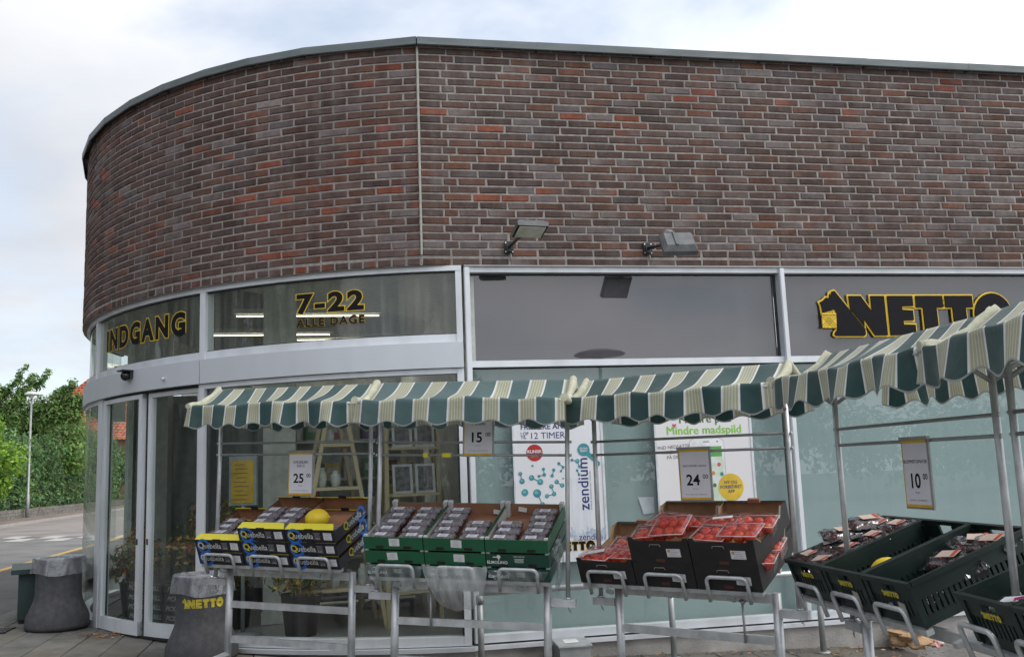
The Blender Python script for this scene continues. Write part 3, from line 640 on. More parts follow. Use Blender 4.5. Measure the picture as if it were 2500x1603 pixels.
b = MB(); b.prism(rrect(2.203, 2.513, 1.02, 1.728, .05), lambda x, y: (x, YP, y), lambda x, y: (x, YP-.0012, y)); b.build('phone_outline', pbr('print_phone_edge', (.36, .36, .38), .5), p2)
b = MB(); b.prism(rrect(2.207, 2.509, 1.024, 1.724, .047), lambda x, y: (x, YP-.0013, y), lambda x, y: (x, YP-.0018, y)); b.build('phone_body', pbr('print_phone', (.68, .68, .70), .5), p2)
b = MB(); b.box((2.355, YP-.0022, 1.697), (.055, .0004, .007)); disc(b, 2.452, 1.697, .007, YP-.0024); b.build('phone_speaker', pgrey, p2)
b = MB(); b.box((2.358, YP-.0022, 1.615), (.26, .0004, .085)); b.build('phone_header', pbr('print_app_green', (.10, .34, .08), .5), p2)
mapm = pbr('print_map', (.62, .68, .66), .5, col2=(.50, .62, .46), scale=9, lo=.45, hi=.55)
b = MB(); b.box((2.358, YP-.0021, 1.32), (.26, .0004, .50)); b.build('phone_map', mapm, p2)
for x, z, m in ((2.455, 1.505, ppink), (2.475, 1.425, teal), (2.40, 1.435, pbr('print_orange', (.6, .25, .03), .5)), (2.405, 1.335, dgreen), (2.29, 1.45, ppink)):
    b = MB(); disc(b, x, z, .017, YP-.0026); b.build('map_pin', m, p2)
b = MB(); disc(b, 2.548, 1.315, .112, YP-.0035, n=40); b.build('yellow_disc', pyel, p2)
text('lettering', 'NY OG\nFORBEDRET\nAPP', .036, pgrey, p2, T(2.548, YP-.0045, 1.268) @ UP, bold=.0009, line=1.05)
b = MB(); b.quad((1.80, .150, 1.12), (1.895, .150, 1.13), (1.895, .150, 1.26), (1.76, .150, 1.26)); tag(b.build('paper_sheet', pbr('pale_paper', (.58, .63, .66), .6)), 'small pale paper stuck inside the window left of the app poster', 'paper')
# ---------------------------------------------------------------- inside the shop
fl = outline(-.22)+[(XMAX, 11), (-3.2, 11)]
b = MB(); b.add([(x, y, .2) for x, y in fl], [tuple(range(len(fl)))]); b.build('shop_floor', pbr('terrazzo', (.30, .29, .275), .35, scale=40), shop)
b = MB(); b.add([(x, y, 3.5) for x, y in fl], [tuple(range(len(fl)))[::-1]]); b.build('shop_ceiling', pbr('ceiling_tile', (.62, .63, .60), .8), shop)
b = MB(); b.box((2, 11, 1.9), (11, .1, 3.4)); b.box((XMAX, 5.6, 1.9), (.1, 10.8, 3.4)); b.box((.60, 5.5, 1.9), (.08, 10.4, 3.4)); b.build('inner_wall', pbr('inner_paint', (.62, .64, .60), .7), shop)
for lab, x, y, w in (('pale square column behind the curved window, right of the doors', -1.22, 1.95, .30), ('grey column inside by the sliding doors', -2.75, 4.1, .34)):
    b = MB(); b.box((x, y, 1.85), (w, w, 3.28)); b.box((x, y, .26), (w+.03, w+.03, .11)); b.box((x, y, 3.42), (w+.06, w+.06, .12)); tag(b.build('column', pbr('column_paint', (.55, .56, .52), .6)), lab, 'column')
tube_m = pbr('lit_tube', (.9, .88, .8), .4, emit=(1, .90, .68), estr=3.0)
hous = pbr('lamp_housing', (.6, .6, .58), .5)
for lab, x0, x1, y, z in (('long lit tube lamp under the shop ceiling seen behind the hours lettering', -1.75, -.2, 3.1, 3.30), ('lit tube lamp deeper in the shop, lower in the transom window', -2.2, -.75, 4.5, 3.30), ('lit tube lamp added far inside to brighten the shop', -2.6, -1.2, 7.2, 3.3), ('lit tube lamp added at the middle of the shop ceiling for more light', -1.2, .2, 5.8, 3.42)):  # last two tubes are added to light the room more
    t = thing('tube_lamp', lab, 'lamp', T((x0+x1)/2, y, z), 'tube lamps on the shop ceiling'); h = (x1-x0)/2
    b = MB(); b.box((0, 0, .05), (2*h+.06, .10, .05)); b.tube([(-h, .02, .12), (-h, .02, .21)], .008, 6); b.tube([(h, .02, .12), (h, .02, .21)], .008, 6); b.build('housing', hous, t)
    b = MB(); b.tube([(-h, 0, 0), (h, 0, 0)], .008, 10); b.build('tube', tube_m, t)
for i, (x, y) in enumerate(((-2.2, 8.3), (-.6, 8.3), (-2.2, 9.8), (-.6, 9.8))):  # unseen panels added deep inside to brighten the interior
    t = thing('fill_light', 'unseen light panel added to brighten the shop, %s' % ('front left', 'front right', 'back left', 'back right')[i], 'lamp', T(x, y, 3.44), 'unseen light panels added deep in the shop')
    b = MB(); b.box((0, 0, .03), (1.3, .7, .05)); b.build('housing', hous, t); b = MB(); b.box((0, 0, 0), (1.2, .6, .008)); b.build('diffuser', pbr('fill_diffuser', (.9, .9, .85), .4, emit=(1, .94, .82), estr=4.0), t)
pine = pbr('pine_wood', (.50, .40, .24), .6, scale=5, stretch=(1, 1, .15), col2=(.58, .47, .30))
def beam(b, p, q, w, d):
    p = Vector(p); q = Vector(q); ax = (q-p); L = ax.length; Q = ax.to_track_quat('Z', 'Y').to_matrix().to_4x4(); b.box((p+q)/2, (w, d, L), Q)
def trestle(x, y, rz, label):
    t = thing('trestle_display', label, 'display', T(x, y, .2) @ RZ(rz), 'wooden A-frame displays inside the shop')
    for sy in (-.33, .33):
        for sx in (-1, 1):
            b = MB(); beam(b, (sx*.42, sy, 0), (sx*.07, sy, 1.95), .075, .035); b.build('leg', pine, t)
    for z, w in ((.35, .70), (.80, .54), (1.22, .40), (1.60, .26)):
        b = MB(); b.box((0, 0, z), (w, .74, .028)); b.build('shelf', pine, t)
    return t
trestle(-.72, 1.45, .1, 'pale wooden A-frame display behind the cherry stall'); trestle(.02, 2.2, .25, 'pale wooden A-frame display further right inside')
white = pbr('white_ware', (.60, .62, .60), .35, var=.15, scale=25, col2=(.42, .45, .43)); dark = pbr('dark_print', (.05, .05, .05), .6)
k = 0
for sx, sy, z0 in ((-.72, 1.45, .2), (.02, 2.2, .2)):
    for z, w in ((.35, .6), (.80, .46), (1.22, .34), (1.60, .2)):
        for i in range(int(w/.12)):
            x = sx-w/2+.07+i*.12; b = MB(); r = .04+.008*random.random(); h = random.uniform(.10, .22)
            b.lathe([(r*.7, 0), (r, h*.3), (r, h*.7), (r*.55, h*.85), (r*.6, h), (0, h)], 12); o = b.build('glass_jar', white if (i+k) % 3 else clear('jar_glass', (.8, .86, .85), 1.45, .05, milk=.15))
            o.location = (x, sy-.22+random.uniform(-.05, .05), z0+z+.015); k += 1
            tag(o, 'pale jar, %s on the %s shelf of the %s A-frame inside' % (('first', 'second', 'third', 'fourth', 'fifth', 'sixth')[i], {.35: 'lowest', .80: 'second', 1.22: 'third', 1.60: 'top'}[z], 'left' if sx < -.5 else 'right'), 'jar', 'jars on the wooden displays')
fr_m = pbr('picture_frame_white', (.55, .55, .55), .5); fr_p = pbr('picture_dark', (.07, .06, .07), .4, col2=(.2, .19, .2), scale=20)
n_ = 0
rk = thing('picture_rack', 'tall wooden rack of framed pictures inside, right of the A-frames', 'rack', T(-.02, 1.15, .2) @ RZ(.2))
for sx in (-.24, .24):
    b = MB(); b.box((sx, 0, .95), (.035, .05, 1.9)); b.build('upright', pine, rk)
for z in (.3, .72, 1.14, 1.55, 1.86):
    b = MB(); b.box((0, 0, z), (.445, .22, .022)); b.build('shelf', pine, rk)
for zi, z in enumerate((.3, .72, 1.14, 1.55)):
    for i in range(2):
        t = thing('framed_picture', 'white framed picture on the rack, %s shelf, %s side' % (('lowest', 'second', 'third', 'top')[zi], ('left', 'right')[i]), 'frame', rk.matrix_world @ T(-.105+.21*i, -.06, z+.012) @ RX(-.12), 'framed pictures on the rack')
        b = MB(); h = .26
        b.box((-.08, 0, h/2), (.022, .018, h)); b.box((.08, 0, h/2), (.022, .018, h)); b.box((0, 0, .011), (.138, .018, .022)); b.box((0, 0, h-.011), (.138, .018, .022)); b.build('moulding', fr_m, t)
        b = MB(); b.box((0, .003, h/2), (.14, .006, h-.04)); b.build('picture', fr_p, t)
gs_ = thing('goods_shelf', 'grey steel shelving full of small coloured packs inside the curved window', 'shelf', T(-.55, 2.9, .2) @ RZ(.12))
for sx in (-.75, .75):
    b = MB(); b.box((sx, 0, 1.0), (.04, .40, 2.0)); b.build('upright', hous, gs_)
b = MB(); b.box((0, .19, 1.0), (1.46, .02, 1.96)); b.build('back_panel', MATS['inner_paint'], gs_)
for z in (.1, .5, .9, 1.3, 1.7):
    b = MB(); b.box((0, 0, z), (1.455, .36, .025)); b.build('shelf_board', hous, gs_)
pcs = [('red', (.40, .05, .05)), ('white', (.62, .62, .60)), ('blue', (.06, .14, .35)), ('cream', (.55, .50, .38)), ('green', (.10, .28, .12)), ('yellow', (.60, .45, .08)), ('purple', (.18, .08, .22))]
for zi, z in enumerate((.1, .5, .9, 1.3, 1.7)):
    for i in range(7):
        nm, c = pcs[(i*3+zi*2) % 7]; b = MB(); w = random.uniform(.12, .18); h = random.uniform(.14, .30)
        b.box((0, 0, h/2), (w, .16, h)); b.box((0, -.081, h*.55), (w*.7, .003, h*.35), mi=1); o = b.build('product_pack', [pbr('pack_'+nm, c, .5), pbr('pack_panel', (.6, .6, .56), .5)]); o.matrix_world = gs_.matrix_world @ T(-.6+.2*i, -.06, z+.013) @ RZ(random.uniform(-.1, .1))
        tag(o, '%s pack, %s on the %s board of the steel shelving inside' % (nm, ('first', 'second', 'third', 'fourth', 'fifth', 'sixth', 'last')[i], ('lowest', 'second', 'middle', 'fourth', 'top')[zi]), 'pack', 'packs on the steel shelving')
# notice board with a yellow sheet, on a stand behind the glass
nb = thing('notice_stand', 'grey framed stand with a yellow price sheet behind the curved glass', 'sign', T(-1.50, 1.28, .2) @ RZ(-.45))
b = MB(); b.box((0, 0, 1.32), (.27, .03, .43)); b.build('frame', pbr('notice_frame', (.33, .36, .37), .5, metal=.3), nb)
b = MB(); b.box((0, -.017, 1.31), (.22, .006, .37)); b.build('yellow_sheet', pbr('notice_yellow', (.55, .34, .02), .6), nb)
b = MB()
for i in range(9): b.box((-.03+.02*(i % 2), -.0208, 1.46-.038*i), (.10+.03*(i % 3), .001, .006))
b.build('printed_lines', pgrey, nb)
b = MB(); b.tube([(0, 0, 0), (0, 0, 1.10)], .018, 10); b.lathe([(0, .0), (.16, .0), (.16, .012), (.02, .03)], 18); b.build('post', pbr('notice_post', (.36, .38, .38), .5, metal=.4), nb)
# ---------------------------------------------------------------- foliage
def leaf_mesh(name, centres, radii, n, size, cols, shell=.35, flat=.0, zmin=None, squash=1.0, droop=0.0):
    P = []; C = []
    cs = np.array(centres); rs = np.array(radii, float)
    if rs.ndim == 1: rs = np.stack([rs, rs, rs*squash], -1)
    vol = (rs.prod(1))**(2/3); pick = rng.choice(len(cs), n, p=vol/vol.sum())
    d = rng.normal(size=(n, 3)); d /= np.linalg.norm(d, axis=1)[:, None]
    rad = 1-shell*rng.random(n)**1.4
    pos = cs[pick]+d*rs[pick]*rad[:, None]
    nr = d*.8+rng.normal(size=(n, 3))*.55+np.array([0, 0, .45]); nr /= np.linalg.norm(nr, axis=1)[:, None]
    tx = np.cross(nr, rng.normal(size=(n, 3))); tx /= np.linalg.norm(tx, axis=1)[:, None]; ty = np.cross(nr, tx)
    sz = size*(.6+.8*rng.random(n))[:, None]
    V = np.stack([pos-tx*sz, pos-ty*sz*.45+nr*sz*.12, pos+tx*sz, pos+ty*sz*.45+nr*sz*.12], 1).reshape(-1, 3)
    if zmin is not None: V[:, 2] = np.maximum(V[:, 2], zmin)
    me = bpy.data.meshes.new(name); me.vertices.add(4*n); me.vertices.foreach_set('co', V.ravel())
    me.loops.add(4*n); me.loops.foreach_set('vertex_index', np.arange(4*n)); me.polygons.add(n); me.polygons.foreach_set('loop_start', np.arange(n)*4); me.polygons.foreach_set('loop_total', np.full(n, 4))
    tone = .72+.6*rng.random(len(cs)); ca = np.array(cols)[rng.integers(0, len(cols), n)]*(.7+.6*rng.random(n))[:, None]*tone[pick][:, None]
    at = me.attributes.new('bc', 'FLOAT_COLOR', 'FACE'); at.data.foreach_set('color', np.concatenate([ca, np.ones((n, 1))], 1).ravel())
    me.update(); me.validate(); return me
leafm = attr_mat('leaves', rough=.5, nscale=2.0, namt=.2, bump=0, trans=.35, spec=.35)
bark = pbr('bark', (.10, .075, .05), .9, scale=20, col2=(.17, .13, .09), bump=.6)
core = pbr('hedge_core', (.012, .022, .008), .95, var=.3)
GRN = [(.14, .27, .07), (.17, .32, .08), (.115, .23, .065), (.20, .345, .10)]
DK = [(.10, .21, .075), (.14, .27, .10), (.18, .32, .14), (.21, .34, .17), (.17, .20, .08), (.07, .15, .06)]
LIME = [(.24, .42, .04), (.29, .48, .06), (.18, .35, .04), (.34, .50, .08)]
DARK = [(.018, .036, .015), (.024, .045, .02), (.03, .052, .022), (.036, .06, .028)]
OLV = [(.17, .25, .075), (.21, .29, .09), (.14, .22, .065)]
hd = thing('hedge', 'tall dark green leafy hedge on a low wall across the road', 'hedge', T(-13.5, 36, .43))
cs, rs = [], []
for i in range(95):
    y = -30+62*i/94
    for z in (.75, 1.5, 2.3, 2.85): cs.append((random.uniform(-.1, .35), y+random.uniform(-.3, .3), z+random.uniform(-.15, .2))); rs.append(random.uniform(.55, .75))
mk('foliage', setmat(leaf_mesh('foliage', cs, rs, 60000, .085, DK+GRN[:2], shell=.5), leafm), hd)
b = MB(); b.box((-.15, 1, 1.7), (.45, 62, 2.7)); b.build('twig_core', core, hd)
h2_ = thing('hedge', 'long clipped hedge across the road seen only as a reflection in the curved glass', 'hedge', T(-13.9, -12, .43))
cs, rs = [], []
for i in range(34):
    y = -16+32*i/33
    for z in (.6, 1.5, 2.3): cs.append((random.uniform(-.1, .2), y, z)); rs.append(random.uniform(.6, .8))
mk('foliage', setmat(leaf_mesh('foliage', cs, rs, 9000, .16, DARK, shell=.5), leafm), h2_)
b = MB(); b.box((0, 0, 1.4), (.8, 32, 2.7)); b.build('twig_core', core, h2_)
lw = thing('low_wall', 'low grey block wall under the hedge across the road', 'wall', T(-12.85, 36, .43))
blk = attr_mat('wall_block', rough=.9, nscale=6, namt=.3, bump=.4, bscale=60)
bm_ = []
for k in range(6):
    c = random.uniform(.15, .22); b = MB(); b.box((0, 0, 0), (.2, .385, .105), col=(c*1.08, c, c*.88)); bm_.append(b.mesh('wall_block', blk))
b = MB(); b.box((-.05, 0, .16), (.18, 64, .34)); b.build('mortar_bed', pbr('old_mortar', (.16, .145, .125), .95), lw)
for row in range(3):
    for i in range(60): mk('wall_block', random.choice(bm_), lw, T(-.02+random.uniform(-.006, .006), -12+.4*i+(.2 if row % 2 else 0), .055+.115*row))
def tree(label, x, y, z, H, blobs, n, size, cols, trunk=.12, shell=.75, name='tree', cat='tree', limbs=7, group=None):
    t = thing(name, label, cat, T(x, y, z), group)
    b = MB(); b.tube([(0, 0, -.1), (.05, .03, H*.25), (-.04, .05, H*.5), (.05, -.03, H*.8)], [trunk, trunk*.8, trunk*.6, trunk*.2], 9)
    for k in range(limbs):
        c = blobs[k % len(blobs)]; z0 = H*(.25+.4*k/limbs)
        b.tube([(0, 0, z0), (c[0]*.5, c[1]*.5, (z0+c[2])/2+.1), (c[0], c[1], c[2])], [trunk*.3, trunk*.18, trunk*.06], 6)
    b.build('trunk', bark, t)
    mk('crown', setmat(leaf_mesh('crown', [c[:3] for c in blobs], [c[3] for c in blobs], n, size, cols, shell=shell), leafm), t)
    return t
def blobs(n, R, z0, z1, r0, r1):
    out_ = []
    for _ in range(n):
        a = random.uniform(0, 2*math.pi); q = R*math.sqrt(random.random()); out_.append((q*math.cos(a), q*math.sin(a), random.uniform(z0, z1), random.uniform(r0, r1)))
    return out_
GL = 'trees beyond the road'
tree('bright lime green bushy tree leaning over the hedge by the lamp post', -13.05, 28.6, .43, 4.6, blobs(26, 1.25, .9, 4.2, .4, .7), 15000, .085, LIME+GRN[3:], .1, group=GL)
tree('lime green bushy tree at the left picture edge above the hedge', -13.9, 27.0, .43, 5.2, blobs(22, 1.3, 1.4, 4.5, .4, .75), 12000, .09, LIME+GRN, .1, group=GL)
tw = []
for L_ in (((0, 4.0), (.5, 4.5), (.95, 4.95), (1.25, 5.4), (1.45, 5.85)), ((.6, 4.0), (1.5, 4.7), (2.0, 5.2), (2.3, 5.6)), ((1.2, 3.8), (2.4, 4.5), (2.85, 4.8), (3.25, 5.1)), ((2.2, 3.6), (3.4, 4.2), (3.75, 4.55), (4.05, 4.9)), ((.2, 4.0), (.25, 4.6), (.45, 5.05)), ((1.0, 4.2), (1.6, 5.1), (1.75, 5.45)), ((2.0, 4.0), (2.9, 4.3), (3.4, 4.55)), ((-.9, 3.8), (-.6, 4.5), (-.3, 4.9))):
    for (xa, za), (xb, zb_) in zip(L_[:-1], L_[1:]):
        for j_ in range(4): t_ = j_/4; tw.append((xa+(xb-xa)*t_+random.uniform(-.06, .06), random.uniform(-.1, .1), za+(zb_-za)*t_, .11+.28*max(0, 1-(za-3.6)/1.7)+random.uniform(-.03, .05)))
tw += [(.0, 0, 4.3, .5), (2.4, 0, 3.9, .5), (3.2, 0, 3.7, .5), (-.5, .2, 4.2, .5), (-1.0, .2, 4.3, .45), (.7, .3, 3.6, .5), (1.8, .3, 3.9, .45)]
tree('slender tree with loose upward twigs above the lamp post', -15.4, 36.2, .35, 4.8, tw, 15000, .075, GRN+OLV, .05, shell=.95, limbs=12, group=GL).scale = (1.15, 1.15, 1.12)
tree('olive green rounded tree behind the hedge next to the red roof', -15.2, 40, .43, 5.0, blobs(34, 2.8, 2.4, 4.1, .6, .95), 26000, .13, OLV+GRN[:2], .15, group=GL)
tree('dark green bush mass behind the hedge near the curved glass', -13.9, 46, .43, 4.2, blobs(24, 2.0, 2.4, 4.2, .6, .9), 11000, .10, DK+OLV, .12, group=GL)
tree('tall tree whose branch tips reach in at the left picture edge', -15.1, 27.9, .43, 8.3, [(1.6, .6, 7.1, .28), (1.2, .5, 6.9, .5), (1.05, .5, 6.3, .35), (1.75, .6, 6.15, .2), (.6, .3, 6.6, .8), (.2, 0, 7.3, 1.0), (-.5, -.3, 6.6, 1.2), (-1.0, 0, 7.6, 1.1)], 7000, .085, GRN+LIME[:2], .16, shell=.9, group=GL)
for i, (y, x, h) in enumerate(((20, -16.5, 7.5), (14.5, -15.8, 8.5), (9, -16.4, 7.8), (3.5, -15.6, 9), (-2, -16.8, 8.2), (-8, -16, 7.5), (-14.5, -17, 9))):
    tree('tall tree across the road mirrored in the curved glass, %s from the hedge' % ('first', 'second', 'third', 'fourth', 'fifth', 'sixth', 'seventh')[i], x, y, .43, h, blobs(24, 2.7, 1.6, h-.5, .8, 1.5), 15000, .17, DARK, .2, shell=.8, group='trees mirrored in the curved glass')
# tree line on the far side of the car park (mirrored in the shop windows)
cs = []; rs = []
for i in range(70): cs.append((-70+2*i+random.uniform(-1, 1), -52+random.uniform(-4, 4), random.uniform(1.5, 5.5))); rs.append(random.uniform(1.8, 3.4))
tl = mk('tree_line', setmat(leaf_mesh('tree_line', cs, rs, 48000, .26, DARK+OLV[:1], shell=.6), leafm)); tag(tl, 'distant belt of trees behind the car park', 'trees', kind='stuff')
# ---------------------------------------------------------------- lamp posts and the house
galv = pbr('galvanised_steel', (.56, .575, .585), .42, metal=.45, var=.14, scale=9, rvar=.10, dirt=(.36, .37, .38), dscale=16, damt=.6)
galv_d = pbr('galvanised_dull', (.33, .345, .35), .5, metal=.45, var=.12, scale=8)
def street_lamp(label, x, y, z, H, R, mat_, dome=.5):
    t = thing('street_lamp', label, 'lamp post', T(x, y, z))
    b = MB(); b.tube([(0, 0, -.1), (0, 0, .9), (0, 0, .92), (0, 0, H)], [.075, .075, .05, .038], 12); b.build('pole', galv_d, t)
    b = MB(); b.lathe([(.02, H+R*dome), (R*.5, H+R*dome*.84), (R*.85, H+R*dome*.44), (R, H), (R*.96, H-.02), (.05, H+.0)], 28); b.build('lamp_shade', mat_, t)
    b = MB(); b.lathe([(.0, H-.16), (.08, H-.12), (.12, H), (.04, H+.02)], 16); b.build('diffuser', pbr('lamp_diffuser', (.7, .7, .66), .4), t)
    return t
street_lamp('white domed street lamp standing in front of the hedge', -12.6, 33.2, .43, 4.85, .28, pbr('lamp_white', (.55, .56, .54), .5))
street_lamp('broad disc street lamp in the car park, mirrored in the upper window', 4.92, -11.8, -.15, 4.08, .56, pbr('lamp_grey', (.25, .26, .25), .5), .2)
hs = thing('house', 'house with steep red tiled hip roof behind the trees', 'house', T(-15.3, 56, .5))
b = MB(); b.box((0, 0, 1.9), (7.2, 7.2, 3.9)); b.build('wall', pbr('house_brick', (.28, .17, .12), .85), hs)
tilem = attr_mat('roof_tile', rough=.75, nscale=3, namt=.3, bump=.2)
b = MB(); ap = 8.35; ez = 3.7; hw = 4.1
for side in range(4):
    R4 = RZ(side*math.pi/2); rows = 26
    for r_ in range(rows):
        t0 = r_/rows; t1 = (r_+1.12)/rows; w0 = hw*(1-t0); w1 = hw*(1-min(t1, 1)); nt_ = max(1, int(2*w0/.24))
        if side != 0: nt_ = 1
        for i in range(nt_):
            xa, xb = -w0+2*w0*i/nt_, -w0+2*w0*(i+1)/nt_; xc, xd = max(-w1, min(w1, xa)), max(-w1, min(w1, xb))
            z0 = ez+(ap-ez)*t0+.05; z1 = ez+(ap-ez)*min(t1, 1)+.0; c = random.uniform(.8, 1.2); c = (.36*c, .095*c, .045*c)
            m_ = (xa+xb)/2; mt = (xc+xd)/2
            b.add([R4 @ Vector(q) for q in ((xa, -w0, z0), (m_, -w0, z0+.045), (xb, -w0, z0), (xd, -w1, z1), (mt, -w1, z1+.045), (xc, -w1, z1))], [(0, 1, 4, 5), (1, 2, 3, 4)], 0, c)
tag(b.build('roof_tiles', tilem, hs), kind='stuff')
b = MB(); b.box((1.2, 0, 7.8), (.6, .6, 1.6)); b.build('chimney', MATS['house_brick'], hs)
for i in range(3):
    w_ = MB(); w_.box((-2.2+2.2*i, -3.61, 1.8), (1.0, .06, 1.3)); wo = w_.build('window', pbr('house_glass', (.05, .06, .07), .1), hs)
# ================================================================== floodlights, sensor, rail, bins and other things by the shop
blackm = pbr('black_metal', (.018, .018, .02), .5, var=.2, scale=20)
dkgrey = pbr('floodlight_grey', (.10, .108, .115), .5, var=.1, scale=15, dirt=(.22, .21, .19), dscale=12, damt=.5)
lensm = pbr('floodlight_lens', (.62, .63, .55), .25, var=.2, scale=9, col2=(.42, .42, .30))
def floodlight(label, x, z, hx, hz, out_, face_cam, rz):
    t = thing('floodlight', label, 'floodlight', T(x, 0, z), 'floodlights on the brick wall')
    b = MB(); b.box((0, -.012, 0), (.075, .024, .10)); b.box((0, -.03, -.01), (.05, .03, .06)); b.build('wall_plate', blackm, t)
    b = MB()
    for sx in (-.028, .028):
        for sz in (-.038, .038): b.tube([(sx, -.022, sz), (sx, -.028, sz)], .006, 8)
    b.build('bolts', pbr('bolt_bright', (.7, .7, .7), .3, metal=.8), t)
    hd_ = Vector((hx-x, -out_, hz-z))
    b = MB(); b.tube([(0, -.04, 0), (hd_.x*.5, -out_*.55, hd_.z*.5+.0), (hd_.x*.8, -out_*.9, hd_.z*.75)], .013, 10); b.build('arm', blackm, t)
    b = MB(); b.tube([(.01, -.02, -.05), (.016, -.03, -.085), (.0, -.02, -.11)], .005, 6); b.build('cable', pbr('cable_grey', (.35, .34, .32), .6), t)
    # head: a tapered casing, lens on its lower side
    H = T(*hd_) @ RZ(rz) @ RX(-.27 if face_cam else .85)
    b = MB(); w, d, h = (.235, .18, .065) if face_cam else (.26, .22, .08)
    lo = [(-w/2, -d/2, -h/2), (w/2, -d/2, -h/2), (w/2, d/2, -h/2), (-w/2, d/2, -h/2)]
    mid = [(-w/2-.004, -d/2-.004, 0), (w/2+.004, -d/2-.004, 0), (w/2+.004, d/2+.004, 0), (-w/2-.004, d/2+.004, 0)]
    up_ = [(-w/2+.025, -d/2+.03, h/2), (w/2-.025, -d/2+.03, h/2), (w/2-.025, d/2-.03, h/2), (-w/2+.025, d/2-.03, h/2)]
    b.add([H @ Vector(q) for q in lo+mid+up_], [(8, 9, 10, 11)]+[(i, (i+1) % 4, 4+(i+1) % 4, 4+i) for i in range(4)]+[(4+i, 4+(i+1) % 4, 8+(i+1) % 4, 8+i) for i in range(4)])
    b.box(H @ Vector((-.03, 0, h/2+.004)), (.016, d-.05, .012), H.to_3x3().to_4x4()); b.build('casing', dkgrey, t)
    b = MB(); b.box(H @ Vector((0, 0, -h/2-.003)), (w-.03, d-.03, .008), H.to_3x3().to_4x4()); b.build('lens', lensm, t)
    b = MB(); q = H @ Vector((-.06, d/2-.01, .02)); b.sphere(q, .042, 12, 8, sc=(1.15, .8, .8)); b.build('knuckle', dkgrey, t)
floodlight('floodlight showing its pale lens, left of the two on the brick wall', .718, 3.333, .735, 3.298, .77, True, .10)
floodlight('floodlight turned down showing its grey back, right of the two on the brick wall', 1.914, 3.331, 1.905, 3.200, .75, False, -.12)
q, a = arc(3.07, -.02)
t = thing('door_sensor', 'small black hooded motion sensor on the fascia over the doors', 'sensor', T(q.x, q.y, 2.50) @ RZ(a+math.pi/2))
b = MB(); b.box((0, -.012, .01), (.10, .03, .07)); b.box((0, -.05, .045), (.12, .10, .012)); b.build('hood', blackm, t)
b = MB(); b.sphere((0, -.045, .0), .045, 14, 8); b.build('dome', pbr('dome_black', (.012, .012, .014), .12), t)
q, a = arc(2.52, -.02); b = MB(); b.tube([(0, 0, 0), (0, -.03, -.01)], .014, 10); o = b.build('screw_cap', alu_d, shop, ); o.matrix_basis = T(q.x, q.y, 2.43) @ RZ(a+math.pi/2)
# lean-on rail in front of the straight window
t = thing('lean_rail', 'low galvanised tube rail along the foot of the shop window', 'railing', T(0, -.22, 0))
for x in (.355, 1.86, 3.11, 4.6):
    b = MB(); b.tube([(x, 0, G(x, 0)-.05), (x, 0, .585)], .024, 12); b.tube([(x, 0, .54), (x, 0, .60)], .030, 12); b.lathe([(.0, .012), (.055, .012), (.055, 0)], 14, (x, 0, G(x, 0))); b.build('post', galv_d, t)
b = MB(); b.tube([(.355, 0, .618), (4.6, 0, .618)], .024, 12); b.build('handrail', galv, t)
# concrete bins with a plastic liner
concd = pbr('bin_concrete', (.058, .058, .063), .85, scale=22, col2=(.085, .085, .091), bump=.5, bscale=140, dirt=(.04, .04, .04), dscale=3, damt=.6)
bagm = clear('liner_film', (.86, .88, .9), 1.45, .12, refl=3.0, milk=.14, milkcol=(.60, .62, .66), streak=.34, bump=.7, bscale=9)
def bin_(label, x, y, s, logo_rot=None):
    z = G(x, y); t = thing('litter_bin', label, 'bin', T(x, y, z), 'concrete litter bins by the entrance')
    b = MB(); b.lathe([(0, .012), (.272, .012), (.277, .04), (.272, .115), (.238, .19), (.210, .26), (.200, .31), (.198, .40), (.198, .57), (.207, .625), (.215, .64), (.175, .64), (.17, .40), (0, .40)], 36); b.lathe([(.25, 0), (.25, .02)], 30); b.build('body', concd, t)
    b = MB()
    def fn(u, v):
        a = 2*math.pi*u; w = .5+.35*math.sin(a*5+2*v)+.25*math.sin(a*11+1.3)
        prof = [(.14, .60), (.18, .652), (.221, .652), (.228, .615), (.232, .575), (.238, .53), (.240, .505)]
        f_ = v*(len(prof)-1); i = min(int(f_), len(prof)-2); f_ -= i; r = prof[i][0]*(1-f_)+prof[i+1][0]*f_; zz = prof[i][1]*(1-f_)+prof[i+1][1]*f_
        r += .006*w*v+.002*math.sin(a*23+v*9); zz += (.014*math.sin(a*2+.7)+.006*math.sin(a*5))*v*v
        return (r*math.cos(a), r*math.sin(a), zz)
    b.grid(fn, 120, 14); b.build('liner_bag', bagm, t)
    if logo_rot is not None:
        b = logo_flat(.0); me = b.mesh('logo', pbr('stencil_yellow', (.62, .50, .03), .7, scale=40, dirt=(.2, .18, .08), dscale=30, damt=.8)); F = .157/.95*.98
        for v in me.vertices:
            aa = -math.pi/2+logo_rot+(v.co.x-.95)*F/.199*1.10; h = .405+v.co.y*F*1.15; v.co = Vector((.2005*math.cos(aa), .2005*math.sin(aa), h))
        mk('logo', me, t)
    return t
bin_('dark concrete litter bin with plastic liner left of the doors', -3.25, 2.24, 1)
bin_('dark concrete litter bin with yellow stencilled logo beside the cherry stall', -1.735, .50, 1, .14)
